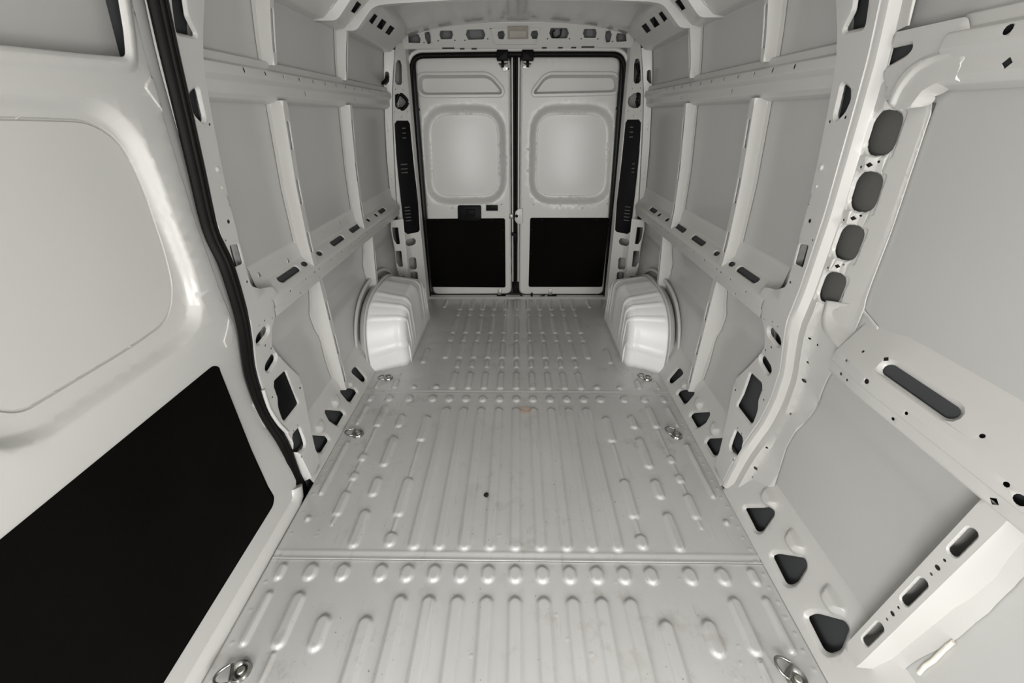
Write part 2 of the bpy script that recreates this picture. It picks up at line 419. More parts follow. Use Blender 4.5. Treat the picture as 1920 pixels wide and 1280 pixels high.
# ---- rear cabin-side pillar of the sliding door, mirrored on the other wall
PR0 = PW(1, 0.)
C_OUT = [(1.128, .03), (1.128, .3), (1.128, .7), (1.128, 1.1), (1.128, 1.5), (1.128, 1.82), (1.33, 1.82), (1.30, 1.65), (1.275, 1.58), (1.262, 1.53), (1.252, 1.46), (1.245, 1.40), (1.236, 1.30), (1.230, 1.2),
         (1.225, 1.1), (1.216, .98), (1.214, .92), (1.235, .885), (1.30, .868), (1.315, .84), (1.318, .765), (1.285, .745), (1.262, .71), (1.256, .66), (1.272, .62), (1.30, .565), (1.34, .49), (1.368, .43), (1.366, .385), (1.335, .33), (1.29, .25), (1.265, .19), (1.245, .12), (1.235, .03)]
i0 = next(i for i, p in enumerate(C_OUT) if p == (1.262, 1.53)); REAR_EDGE = C_OUT[6:]
c_holes = []
def H(pts, r=0, w=.007, d=.006, p=1.2, q=.8, P=PR0, n=3):
    a = px(P, pts, p, q); return (rp(a, r, n) if r else a, w, d)
def pin(u, v, r=.004, p=1.2, q=.8, P=PR0, n=8, ry=None): return circ(inv(P, u, v, p, q), r, n, ry)
def zm(pts, ox, oy, sc): return [(ox+x/sc, oy+y/sc) for x, y in pts]
c_holes.append((rp(px(PR0, [(1606, -20), (1627, -20), (1618, 50), (1584, 58), (1583, 53), (1600, 20)], 1.2, 1.6), .006), .008, .008))
c_holes.append(H([(1579, 157), (1591, 168), (1591, 188), (1582, 208), (1567, 224), (1565.5, 215), (1572, 188)], .006, .008, .008, q=1.4))
c_holes.append(H([(1500, 457), (1515, 460), (1504, 501), (1490, 494)], .006, .004, .002, q=1.0))
for a, b in (((1444.6, 623), (1456, 638)), ((1429.5, 675.5), (1438.5, 691))):
    A, B = inv(PR0, *a, 1.2, .7), inv(PR0, *b, 1.2, .7); c_holes.append((stad(A, B, .0165), .011, .010))
BIGQ = [(1406.5, 699), (1426.8, 718.6), (1426.8, 728.7), (1419.7, 749), (1418.7, 765), (1409.5, 791.7), (1405.5, 792.7), (1383, 763), (1382, 759)]
big_hole = H(BIGQ, .006, .008, .006, q=.4); c_holes.append(big_hole)
c_holes.append(H([(1379, 807), (1390, 820), (1390.7, 828), (1383, 853.6), (1380, 854), (1370, 845.5), (1368, 838)], .006, .008, .008, q=.2))
for u, v, r in ((1555.5, 228, .004), (1584.7, 220, .004), (1516, 381, .005), (1518, 414, .0065), (1498, 446, .003), (1523, 450, .003), (1481.5, 529, .0055), (1447.5, 603, .0035), (1458, 612, .0035), (1446, 651, .006), (1434.5, 656, .006),
                (1429.5, 637, .003), (1432, 598, .003), (1378.7, 730.8, .005), (1429, 730.8, .004), (1431.5, 749, .004), (1382.7, 801.8, .003), (1390, 812, .003), (1374.4, 861.7, .004)):
    c_holes.append(pin(u, v, r, n=4 if r in (.006, .0055) else 8))
c_rec = [(circ(inv(PR0, 1540, 314, 1.2, 1.2), .010, 12), .006, -.005), (circ(inv(PR0, 1531, 349, 1.2, 1.2), .006, 10), .004, -.003), (circ(inv(PR0, 1547, 168, 1.2, 1.4), .006, 10), .004, -.003)]
for s in (-1, 1):
    p = sheet('pillar', WALL[s], PAINT, C_OUT, PW(s, 0., True), c_holes, c_rec, [(REAR_EDGE[:11], .016, .05), (REAR_EDGE[15:], .016, .05), (C_OUT[:6], .010, .030)], grid=.05, th=.002)
    p['label'] = 'white pressed pillar with slots and square holes'
# black cover plate in the big opening of the left pillar
cov = slab('cover_plate', wallL, PLASTIC, big_hole[0], PW(-1, .010), .006, .002); cov['label'] = 'black plate closing the pillar opening'

CAVITY_SHADE = mat('dark_cavity_shade', (.045, .047, .05), .8, noise=.2, nscale=5)  # near-black tone stands in for shade inside the hollow sections
for s in (-1, 1):
    sheet('cavity_shade_sheet', WALL[s], CAVITY_SHADE, [(1.14, .0), (1.14, 1.8), (1.30, 1.8), (1.24, 1.5), (1.226, 1.3), (1.212, 1.0), (1.24, .66), (1.35, .45), (1.33, .33), (1.24, .0)], PW(s, .038, True), grid=.06, th=.002)  # added dark sheet, paints the shade behind the pillar openings

# ---- longitudinal rails
UP = ro([(.885, 1.572), (.856, 1.563), (.852, 1.541), (.835, 1.534), (.833, 1.508), (.850, 1.492), (.851, 1.464), (.862, 1.450), (.890, 1.440)], .004, 2)
MID = ro([(.9405, .950), (.936, .936), (.932, .880), (.890, .833), (.884, .822), (.886, .795), (.892, .790), (.894, .758), (.905, .752), (.950, .752)], .006, 3)
LOW = ro([(.943, .945), (.935, .925), (.893, .842), (.886, .828), (.885, .800), (.888, .797), (.889, .768), (.902, .757), (.945, .757)], .006, 3)
def rail(name, s, prof, y0, y1, holes, label, ease=None):
    P0 = PROF(s, prof); P = P0
    if ease:
        P = lambda p, q, d: (lambda a: (a[0]+s*ease[1]*sst((p-ease[0])/(y1-ease[0])), a[1], a[2]))(P0(p, q, d))
        P.L = P0.L
    o = sheet(name, WALL[s], PAINT, rect(y0, 0, y1, P.L[-1]), P, holes, grid=.06, rows=list(P.L[1:-1]), ang=25, th=.002); o['label'] = label; return o
Pu = PROF(1, UP); Pm = PROF(-1, MID); Pl = PROF(1, LOW); qB = .058
uh = [circ((1.425+.115*i, inv(Pu, 1447.5, 131.75, 1.5, .05)[1]), .0042, 8, .0075) for i in range(13)]
uh += [stad(*(lambda a: ((a[0], a[1]-.006), (a[0], a[1]+.006)))(inv(Pu, u, v, 1.8, .09)), .003, 3) for u, v in ((1372, 171), (1277, 183))]
mh = []
def st(P, a, b, r, p, q): A, B = inv(P, *a, p, q), inv(P, *b, p, q); return (stad(A, (B[0], A[1]), r), .006, .004)
q0 = .11
mh.append(st(Pm, (527, 523.5), (557.3, 503.8), .013, 1.4, q0)); mh.append(st(Pm, (624, 456.5), (642.3, 444.8), .013, 1.8, q0)); mh.append(st(Pm, (659, 432.3), (674.2, 423.3), .013, 2.1, q0)); mh.append(st(Pm, (712.2, 397.3), (721.5, 392), .013, 2.6, q0))
for u, v in ((571.4, 493.7), (599.3, 474.3), (690.9, 411.9), (705.5, 402.6)):
    a = inv(Pm, u, v, 1.6, q0); mh.append((circ(a, .021, 12, .011), .005, .004))
for x, y in ((545, 622), (653, 538), (718, 488), (748, 466), (832, 402), (907, 345), (975, 295), (1031, 250), (1087, 210), (1137, 172), (1183, 132), (1220, 108)):
    mh.append(circ(inv(Pm, 400+x/3.764, 380+y/3.764, 1.6, .16), .004, 8))
for x, y in ((615, 636), (753, 524), (869, 431), (968, 353), (1168, 188)):
    mh.append(circ(inv(Pm, 400+x/3.764, 380+y/3.764, 1.6, .19), .0032, 8))
for s in (-1, 1):
    rail('upper_rail', s, UP, 1.235, 3.0, [h for h in uh if min(p[0] for p in (h if isinstance(h, list) else h[0])) > 1.26], 'white folded steel rail with a row of small holes')
    rail('middle_rail', s, MID, 1.275, 3.0, mh, 'white folded steel rail with slots in its top shelf')
    for k, (u, v) in enumerate(((539.5, 488.5), (565.5, 438), (636, 418), (485, 515))):   # dark clip marks on the back flange, left side
        if s < 0 and k != 1:
            a = inv(Pm, u, v, 1.5, .045); b = slab('clip', wallL, ZINC, rp([(a[0]-.007, a[1]+.008), (a[0]+.007, a[1]+.008), (a[0]+.004, a[1]-.008), (a[0]-.004, a[1]-.008)], .002), Pm, .003, .001)
lh = [st(Pl, (1664.6, 691.6), (1784, 766), .015, .8, .06)]; lh[0] = (lh[0][0], .010, .008)
for u, v, r, n in ((1571, 700.6, .006, 4), (1584.7, 712, .004, 8), (1624.6, 714.7, .007, 10), (1580.6, 675.5, .004, 8), (1613.5, 658.7, .004, 8), (1661, 672.8, .007, 4), (1699, 774.5, .0045, 8), (1674, 785, .0045, 8), (1841.6, 817, .005, 8), (1778, 869.7, .0045, 8), (1886.5, 908, .0055, 8), (1863.7, 939.7, .0085, 4), (1912, 937, .0105, 12)):
    lh.append(circ(inv(Pl, u, v, .7, .12), r, n))
rail('lower_front_rail', 1, LOW, -.7, .93, lh, 'wide white rail with one long slot', (.80, .012))
fh = []
for u, v, r, n in ((1890, 55, .008, 10), (1888, 118, .009, 4), (1782, 128, .006, 8)): fh.append(circ(inv(Pu, u, v, .85, .06), r, n))
rail('upper_front_rail', 1, UP, -.7, .955, fh, 'white folded steel rail above the big side panel')

# ---- vertical ribs (hat sections)
def rib(s, Yf, z0, z1, w=.034, holes_px=(), pins_px=(), name='rib', fl=.016, io=0., guess=None, label=None, lean=0., foot=0., rslot=.007, wav=True, hz=(), mir=None, straight=False):
    sk_, ino = 0., 1.
    A = [(-fl, .0), (0, .06), (.004, 1.), (.004+w, 1.), (.008+w, .06), (.008+w+fl*.6, 0.)]
    dp = .055; ar = np.concatenate([[0], np.cumsum([math.hypot(A[i+1][0]-A[i][0], dp*(A[i+1][1]-A[i][1])) for i in range(5)])])
    # round the two inboard corners by sampling
    ys = np.array([a[0] for a in A]); fr = np.array([a[1] for a in A])
    def mk(ss):
        def P(p, q, d):
            y = np.interp(q, ar, ys); f = np.interp(q, ar, fr); sx = skin(p)-.003
            wv = .006*np.sin(p*19+Yf*7)*np.where(q < ar[1]*.5, 1, 0) if wav else 0
            t = sst((z1-p)/.05+.45) if foot else 1.
            xin = inner(z0)+(inner(z1)-inner(z0))*(p-z0)/(z1-z0) if straight else inner(p)
            x = sx+(xin+io-sx)*f*t
            return (ss*(x+d), Yf+y+wv+lean*(p-z0), p+0*q)
        return P
    ms = mir or s; Pm_ = mk(ms); qm = (ar[2]+ar[3])/2; hs = []
    for a, b in holes_px:
        A1, B1 = inv(Pm_, *a, (z0+z1)/2, qm), inv(Pm_, *b, (z0+z1)/2, qm); hs.append((stad((A1[0], qm), (B1[0], qm), rslot), .004, .003))
    for a, b in hz: hs.append((stad((a, qm), (b, qm), rslot), .004, .003))
    for u, v, r in pins_px: hs.append(circ((inv(Pm_, u, v, (z0+z1)/2, qm)[0], qm), r, 8))
    o = sheet(name, WALL[s], PAINT, rect(z0, 0, z1, ar[-1]), mk(s), hs, grid=.03, rows=list(ar[1:-1]), ang=28, th=.0018)
    if label: o['label'] = label
    return o
for s in (-1, 1):
    for Yf in (1.612, 2.255):
        rib(s, Yf, .80, 1.452, hz=((1.30, 1.38), (1.10, 1.18), (.90, .97)), pins_px=(), label='white hat section rib between the rails', wav=False)
        rib(s, Yf, 1.555, 1.775, w=.024, hz=((1.60, 1.70),), io=.012, label='short white rib above the upper rail', wav=False)
    rib(s, 1.628, .14, .77, hz=((.55, .63), (.36, .45), (.19, .27)), label='white hat section rib below the middle rail', lean=.05, wav=True, straight=True, io=.012)
    rib(s, 2.36, .36, .77, hz=((.55, .65),), label='white hat section rib above the wheel arch', lean=.05, wav=True, straight=True, io=.0)
rib(1, .446, .15, .775, w=.046, holes_px=(((1806, 1053), (1838, 1014)), ((1722, 1148), (1749, 1113)), ((1652, 1224), (1676, 1196))), pins_px=((1776, 1083.5, .006), (1789, 1069, .0035), (1764.5, 1096.6, .0035), (1699, 1171.5, .006), (1709.5, 1160, .0035), (1689, 1182, .0035)), rslot=.009, fl=.03, io=-.002, straight=True, label='broad white rib with three long slots', wav=True)

# ---- sill with triangular openings
SIL = ro([(.962, .225), (.948, .200), (.905, .035), (.893, .004)], .012, 4)
Ps = PROF(1, SIL)
zr = lambda pts: zm(pts, 1240, 680, 4.925)
zf = lambda pts: zm(pts, 1280, 830, 2.844)
sh_r = [zr([(145, 50), (162, 50), (195, 95), (90, 185), (65, 180), (62, 150)]), zr([(140, 285), (165, 255), (275, 240), (298, 278), (225, 365), (195, 375)]),
        zr([(258, 490), (285, 460), (430, 450), (438, 475), (400, 545), (330, 592), (315, 590)]), zr([(400, 735), (430, 695), (585, 688), (590, 720), (545, 810), (490, 852), (465, 845)])]
sh_f = [zf([(322, 345), (470, 342), (480, 375), (415, 470), (385, 470)]), zf([(468, 600), (500, 588), (640, 610), (652, 655), (600, 740), (565, 755), (540, 745)]), zf([(652, 925), (700, 905), (850, 945), (875, 985), (830, 1100), (775, 1120), (740, 1100)])]
hr = [(rp(px(Ps, h, 1.5, .1), .010), .012, .010) for h in sh_r]
hf = [(rp(px(Ps, h, .7, .1), .012), .014, .010) for h in sh_f]
def pads(cs, P, sc, p): return [(rp([(c[0]-.046*sc, c[1]-.034), (c[0]+.036*sc, c[1]-.034), (c[0]+.026*sc, c[1]+.036), (c[0]-.036*sc, c[1]+.036)], .03), .026, -.018) for c in [inv(P, *q, p, .06) for q in cs]]
pr = pads(zr([(215, 200), (345, 370), (490, 605)]), Ps, 1., 1.5); pf = pads(zf([(590, 520), (790, 830)])+[(1440, 933)], Ps, 1.2, .7)
for s in (-1, 1):
    o = sheet('sill', WALL[s], PAINT, rect(1.14, 0, 2.10, Ps.L[-1]), PROF(s, SIL), hr, pr, grid=.03, th=.002, ang=40); o['label'] = 'white sloped sill with rounded triangular openings'
o = sheet('sill', wallR, PAINT, rect(-.7, 0, 1.12, Ps.L[-1]), PROF(1, SIL), hf, pf, grid=.035, th=.002, ang=40); o['label'] = 'white sloped sill with three large triangular openings'

for s, y0, y1 in ((-1, 1.12, 2.1), (1, -.7, 2.1)):
    PL_ = PROF(s, [(.957, .19), (.948, .03), (.93, -.05)]); sheet('sill_shade_sheet', WALL[s], CAVITY_SHADE, rect(y0, 0, y1, PL_.L[-1]), PL_, grid=.08, th=.002)  # dark sheet added before the skin to imitate shade in the sill openings
def shade_sheet(name, w, s, y0, y1, prof):  # added dark strip that paints the shade seen through rail holes
    PL_ = PROF(s, prof); sheet(name, w, CAVITY_SHADE, rect(y0, 0, y1, PL_.L[-1]), PL_, grid=.12, rows=list(PL_.L[1:-1]), th=.001)
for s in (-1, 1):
    shade_sheet('rail_shade_sheet', WALL[s], s, 1.26, 2.98, [(.862, 1.55), (.862, 1.455)]); shade_sheet('rail_shade_sheet', WALL[s], s, 1.32, 2.98, [(.931, .872), (.903, .822), (.903, .765)])
shade_sheet('rail_shade_sheet', wallR, 1, -.6, .80, [(.928, .905), (.906, .832), (.906, .775)]); shade_sheet('rail_shade_sheet', wallR, 1, -.6, .92, [(.862, 1.55), (.862, 1.455)])
sheet('gusset_shade_sheet', wallR, CAVITY_SHADE, rect(.93, 1.46, 1.15, 1.556), PW(1, .036), grid=.06, th=.001)  # added dark backing, shade of the gusset opening put into its colour
# ---- front pillar on the right wall, with four oval openings
BD_Y = [.94, .965, .98, 1.040, 1.056, 1.074, 1.100, 1.116, 1.130]; BD_D = [.048, .046, .044, .038, .034, .021, .021, .004, .0]
def PB(p, q, d):
    low = 1-sst((q-.72)/.2)
    dep = np.interp(p, BD_Y, BD_D)
    return (np.minimum(inner(q)+dep+d, skin(q)-.0065), p+0*q, q+0*p)
B_OUT = [(1.130, .02), (1.130, 1.82), (1.070, 1.82), (1.070, 1.565), (1.096, 1.56), (1.094, 1.47), (1.066, 1.435), (.985, 1.43), (.974, 1.40), (.970, 1.30), (.966, 1.2), (.961, 1.1), (.957, 1.02), (.953, .975), (.947, .95), (.945, .90), (.945, .80), (.950, .775), (.962, .745), (.972, .70), (.990, .57), (1.003, .45), (1.004, .38), (.985, .29), (.968, .22), (.985, .155), (1.05, .10), (1.09, .03)]
bh = []
for c, (u, v) in enumerate(((1650, 250), (1618, 360), (1587, 455), (1557, 540))):
    a = inv(PB, u, v, 1.03, 1.2); bh.append((stad((a[0], a[1]-.019), (a[0], a[1]+.019), .030 if c < 2 else .029, 8), .005, .004))
bp_ = []
for u, v, r, n in ((1641.6, 220.6, .004, 8), (1614, 313, .0035, 8), (1629.7, 309, .0065, 4), (1647.5, 303, .0035, 8), (1581.6, 412, .0035, 8), (1599.6, 409, .0065, 4), (1613.7, 404.3, .0035, 8), (1552, 501.5, .0035, 8), (1570, 499, .0065, 4), (1581.3, 495.6, .0035, 8), (1577, 553.6, .0045, 8),
                   (1518, 634.6, .004, 8), (1532.6, 646.4, .004, 8), (1514.6, 679.3, .004, 8), (1508.4, 713.5, .0075, 10), (1482.3, 775.5, .004, 8), (1437.6, 839, .004, 8), (1417, 877.6, .007, 10), (1411, 893.6, .005, 4), (1406, 911, .0035, 8)):
    bh.append(circ(inv(PB, u, v, 1.0, .8), r, n))
brec = []
for (u, v) in ((1650, 250), (1618, 360), (1587, 455), (1557, 540)):
    a = inv(PB, u, v, 1.03, 1.2); brec.append((rect(a[0]-.043, a[1]-.054, a[0]+.036, a[1]+.050, .010), .007, .004))
o = sheet('front_pillar', wallR, PAINT, B_OUT, PB, bh, brec, [(B_OUT[5:], .010, .008)], grid=.045, cols=BD_Y, crease=True, ang=30, th=.002); o['label'] = 'white pillar with four oval openings and two bright ridges'
def swoop():
    Ain = smoothpath([(inner(.93)+.030, 1.058, .925), (inner(.90)+.030, 1.054, .900), (.915, 1.040, .872), (.909, 1.010, .850), (.906, .95, .837), (.908, .89, .828)], 4)
    Bsk = smoothpath([(inner(.955)+.052, .953, .955), (skin(.947)-.005, .946, .947), (skin(.94)-.004, .930, .940), (skin(.934)-.004, .915, .935), (skin(.93)-.004, .905, .931), (skin(.926)-.004, .89, .926)], 4)
    n = 12; vs = []; fs = []
    for r_i, (a, b) in enumerate(zip(Ain, Bsk)):
        a, b = np.array(a), np.array(b); bl_ = .020*sst(r_i/8)
        for k in range(n+1):
            t = k/n; p = a*(1-t)+b*t; p[0] += bl_*math.sin(math.pi*t); vs.append(tuple(p))
    for i in range(len(Ain)-1):
        for k in range(n): fs.append((i*(n+1)+k, i*(n+1)+k+1, (i+1)*(n+1)+k+1, (i+1)*(n+1)+k))
    o = link('corner_fillet', meshd('corner_fillet', vs, fs, True, 80), PAINT, wallR); md = o.modifiers.new('thickness', 'SOLIDIFY'); md.thickness = .002; md.offset = 0
    o['label'] = 'smooth white fillet between pillar and rail'
swoop()
sheet('cavity_shade_sheet', wallR, mat('mid_cavity_shade', (.11, .11, .105), .7, noise=.15, nscale=5), rect(.975, .86, 1.15, 1.42), PW(1, .0495, True), grid=.06, th=.002)  # added darker sheet imitating the shade behind the oval openings
# gusset between that pillar and the upper rail
def PG(p, q, d): return (inner(q)+.012+d+.35*np.maximum(0, 1.47-q)*0, p+0*q, q+0*p)
gh = px(PG, zm([(1100, 388), (1105, 300), (1120, 278), (1268, 246), (1272, 268), (1240, 305), (1165, 350)], 1280, 0, 2.977), 1.0, 1.5)
G_OUT = [(1.066, 1.43), (1.075, 1.46), (1.092, 1.475), (1.092, 1.556), (.93, 1.556), (.90, 1.50), (.90, 1.447), (.945, 1.444), (.968, 1.433), (.980, 1.412), (1.03, 1.408)]
o = sheet('gusset', wallR, PAINT, rp(G_OUT, .01), PG, [(rp(gh, .006), .007, .006)], [(rp([(1.052, 1.412), (1.054, 1.455), (1.035, 1.488), (.995, 1.507), (.905, 1.513), (.905, 1.496), (.975, 1.490), (1.010, 1.470), (1.027, 1.44), (1.028, 1.412)], .02), .010, -.007)], [(G_OUT[5:10], .012, .030)], grid=.03, th=.002); o['label'] = 'curved white gusset with a dark triangular opening'

# ================================================================== REAR WALL
wallB = tag(empty('wall_rear', (0, 3.1, 0)), 'white rear door frame with openings and black seal', kind='structure')
wallB.location = (0, 0, 0)
ZO = [-.1, .0, .15, .40, .60, .85, 1.365, 1.52, 1.69, 1.80, 1.95]; XO = [.905, .91, .92, .928, .929, .912, .855, .832, .795, .765, .72]
ZN = [-.1, .117, .6, 1.12, 1.5, 1.70, 1.95]; XN = [.789, .783, .772, .755, .740, .732, .72]
def xo(z): return np.interp(z, ZO, XO)
def xi(z): return np.interp(z, ZN, XN)
def PRP(s): # oblique pillar face beside the doors, p 0 (outer, front) .. 1 (inner, rear)
    def P(p, q, d):
        pp = np.minimum(p, 1.); ex = np.maximum(p-1., 0.)
        return (s*(xo(q)*(1-pp)+xi(q)*pp+d*.35-ex*.04), 3.02+.08*pp+ex*.24+d*.93, q+0*p)
    return P
P7 = PRP(-1)
z7 = lambda pts: zm(pts, 720, 100, 8); z4 = lambda pts: zm(pts, 720, 380, 6.4)
VENT = [(740, 232), (744, 226), (765, 226), (768.5, 232), (775, 300), (784, 380), (787, 431), (784, 435), (764, 439), (758, 434), (752, 380), (743, 290)]
vent_pq = px(P7, VENT, .4, 1.)
rph = [(rp(px(P7, z7([(205, 102), (245, 108), (268, 180), (273, 440), (250, 476), (195, 470), (168, 430), (170, 300), (182, 150)]), .4, 1.6), .006), .0, .0),
       (rp(px(P7, z7([(165, 620), (200, 603), (270, 618), (345, 680), (362, 740), (340, 810), (280, 840), (205, 836), (168, 795)]), .4, 1.5), .006), .0, .0),
       (vent_pq, 0, 0),
       (rp(px(P7, z4([(258, 470), (275, 440), (355, 422), (382, 450), (378, 490), (350, 510), (290, 520), (262, 500)]), .5, .6), .01), 0, 0),
       (rp(px(P7, z4([(298, 668), (320, 656), (370, 655), (387, 675), (394, 780), (380, 798), (325, 800), (307, 785)]), .5, .3), .01), 0, 0),
       (rp(px(P7, z4([(317, 840), (340, 826), (390, 828), (404, 842), (411, 945), (395, 962), (345, 965), (330, 950)]), .5, .2), .01), 0, 0)]
for u, v in z7([(173, 540), (288, 548), (163, 880), (350, 876), (266, 953)])+z4([(385, 980)]): rph.append(circ(inv(P7, u, v, .4, 1.4), .02, 8, .004))
RPO = [(0, .0), (1, .0), (1.25, .0), (1.25, .8), (1.25, 1.70), (1.25, 1.80), (.4, 1.90), (0, 1.80), (0, 1.2), (0, .6)]
for s in (-1, 1):
    o = sheet('rear_pillar', wallB, PAINT, RPO, PRP(s), rph, [], [([(0, .0), (0, .6), (0, 1.2), (0, 1.8)], .08, .015)], grid=.07, th=.002, ang=30, cols=(.985, 1.0, 1.02), crease=True); o['label'] = 'white rear pillar with oval and square openings'
# box behind the rear pillar so that its openings look into a cavity
def quadsheet(name, parent, m, pts, nx=6, ny=6, th=.002):
    a, b, c, d = [np.array(p, float) for p in pts]
    o_ = lambda p, q, dd: tuple((a[i]*(1-p)*(1-q)+b[i]*p*(1-q)+c[i]*p*q+d[i]*(1-p)*q) for i in range(3))
    vs = [o_(i/nx, j/ny, 0) for j in range(ny+1) for i in range(nx+1)]; fs = [(j*(nx+1)+i, j*(nx+1)+i+1, (j+1)*(nx+1)+i+1, (j+1)*(nx+1)+i) for j in range(ny) for i in range(nx)]
    o = link(name, meshd(name, vs, fs), m, parent); md = o.modifiers.new('thickness', 'SOLIDIFY'); md.thickness = th; md.offset = 0; return o
for s in (-1, 1):
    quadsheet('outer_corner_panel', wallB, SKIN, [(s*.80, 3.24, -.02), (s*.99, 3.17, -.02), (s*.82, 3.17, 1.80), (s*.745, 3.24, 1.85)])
# side posts facing the cabin, just in front of the rear pillars
def PSP(s): return lambda p, q, d: (s*(xo(q)*(1-p)+(skin(q)-.004)*p), 3.018-.02*p+d, q+0*p)
P8 = PSP(-1)
sph = []
def PBK(s): return lambda p, q, d: (s*p+0*q, 2.90+d+0*p, q+0*p)
Pbk = lambda p, q, d: (-p+0*q, 2.90+d+0*p, q+0*p)
bko = px(Pbk, [(730, 413), (756, 411), (769, 545), (751, 545), (746, 516), (740.5, 500), (738, 470), (736, 460), (730, 430)], .9, .5)
bkh = [(rp(px(Pbk, z4(h), .9, .4), .006), 0, 0) for h in ([(95, 297), (170, 295), (193, 495), (150, 498), (112, 430)], [(138, 578), (208, 578), (228, 766), (182, 768), (146, 715)], [(188, 878), (250, 878), (262, 950), (220, 945), (190, 915)])]
for s in (-1, 1):
    o = sheet('rear_bracket', wallB, PAINT, bko, PBK(s), bkh, [], [(bko[3:]+[bko[0]], .012, .03)], grid=.04, th=.002); o['label'] = 'white bracket with tall windows beside the rear pillar'
sph.append((rp(px(P8, z7([(20, 280), (45, 268), (72, 290), (78, 420), (40, 470), (5, 480), (15, 400)]), .5, 1.6), .01), 0, 0))
for u, v in zm([(1549, 541), (1555, 579), (1572, 908), (1578, 944)], 340, 100, 4): sph.append(circ(inv(P8, u, v, .4, 1.2), .03, 8, .004))
for s in (-1, 1):
    for a, b, nm in ((.745, 1.765, 'rear_post'),):
        o = sheet(nm, wallB, PAINT, [(0, a), (1, a), (1, b), (0, b)], PSP(s), [h for h in sph if a+.01 < min(q[1] for q in (h[0] if isinstance(h, tuple) else h)) and max(q[1] for q in (h[0] if isinstance(h, tuple) else h)) < b-.01], grid=.12, th=.002); o['label'] = 'narrow white post facing the cab'
closing('outer_door_skin', wallB, (-1.03, 3.32, -.13), (1.03, 3.32, -.13), (1.03, 3.32, 2.04), (-1.03, 3.32, 2.04))
# header above the doors
HT, HB = np.array([3.00, 1.893]), np.array([3.10, 1.776])
def PH(p, q, d):
    sag = .014*(p/.74)**2
    return (p+0*q, HT[0]+(HB[0]-HT[0])*q+.6*d+0*p, HT[1]-sag*(1-q)+(HB[1]-HT[1])*q+.75*d*0)
hz_ = lambda pts: zm(pts, 750, 30, 4.364)
hd = []
for poly, r in (([(65, 150), (145, 145), (165, 185), (160, 220), (70, 218)], .008), ([(200, 135), (235, 125), (248, 160), (250, 220), (225, 228), (203, 180)], .012), ([(330, 120), (425, 120), (433, 155), (420, 188), (335, 190), (323, 155)], .018), ([(550, 112), (680, 110), (697, 150), (685, 190), (560, 194), (538, 155)], .02),
                ([(805, 130), (845, 122), (858, 155), (845, 192), (810, 188), (798, 155)], .015), ([(1080, 125), (1120, 120), (1132, 150), (1120, 188), (1085, 188), (1070, 155)], .015), ([(1235, 98), (1365, 98), (1382, 140), (1365, 182), (1240, 182), (1222, 140)], .02), ([(1510, 105), (1600, 105), (1610, 140), (1600, 178), (1510, 178), (1498, 140)], .018), ([(1688, 125), (1720, 115), (1735, 150), (1720, 210), (1690, 215), (1680, 170)], .012), ([(1780, 140), (1850, 140), (1855, 205), (1775, 210), (1770, 170)], .008)):
    hd.append((rp(px(PH, hz_(poly), 0, .5), r), .006, .005))
for x, y in ((195, 218), (313, 204), (448, 200), (530, 200), (718, 188), (743, 105), (1207, 187), (1388, 187), (1483, 186), (1619, 188), (1741, 208)): hd.append(circ(inv(PH, *hz_([(x, y)])[0], 0, .5), .0045, 8, .03))
H_OUT = [(-.735, 1.0), (.735, 1.0), (.735, .0), (.4, .0), (0, .0), (-.4, .0), (-.735, .0)]
hous = rp(px(PH, hz_([(722, 100), (1165, 95), (1120, 235), (765, 238)]), 0, .5), .012)
o = sheet('header', wallB, PAINT, H_OUT, PH, hd, [(hous, .02, -.012), (rp(px(PH, hz_([(40, 105), (265, 112), (272, 235), (70, 232)]), -.6, .5), .02), .02, .008), (rp(px(PH, hz_([(1668, 110), (1895, 95), (1870, 230), (1665, 228)]), .6, .5), .02), .02, .008)], grid=.06, th=.002); o['label'] = 'white header beam with a row of oval openings'
quadsheet('header_back', wallB, PRIMER, [(-.75, 3.16, 1.76), (.75, 3.16, 1.76), (.75, 3.14, 1.93), (-.75, 3.14, 1.93)], 10, 3)
def PHL(p, q, d): return (p+0*q, 3.10+.055*q+0*p, 1.776+.006*q+d+0*p)
lsl = [(stad((inv(PHL, *hz_([(a, y)])[0], 0, .5)[0], .35), (inv(PHL, *hz_([(b, y)])[0], 0, .5)[0], .35), .10), 0, 0) for a, b, y in ((345, 445, 264), (490, 528, 268), (585, 628, 268), (1160, 1200, 261), (1292, 1332, 260), (1400, 1442, 259), (1485, 1590, 254))]
sheet('header_lip', wallB, PAINT, [(-.735, 0), (.735, 0), (.735, 1), (-.735, 1)], PHL, [], grid=.1, th=.002)
for a, b, y in ((345, 445, 264), (490, 528, 268), (585, 628, 268), (1160, 1200, 261), (1292, 1332, 260), (1400, 1442, 259), (1485, 1590, 254)):
    A, B = inv(PH, *hz_([(a, y)])[0], 0, .9), inv(PH, *hz_([(b, y)])[0], 0, .9)
    slab('slot_shade', wallB, CARDGREY, rect(A[0], A[1]-.035, B[0], A[1]+.035), PH, .002, .001)  # dark slab painted in for the shade of an open slot
ZT = 1.750
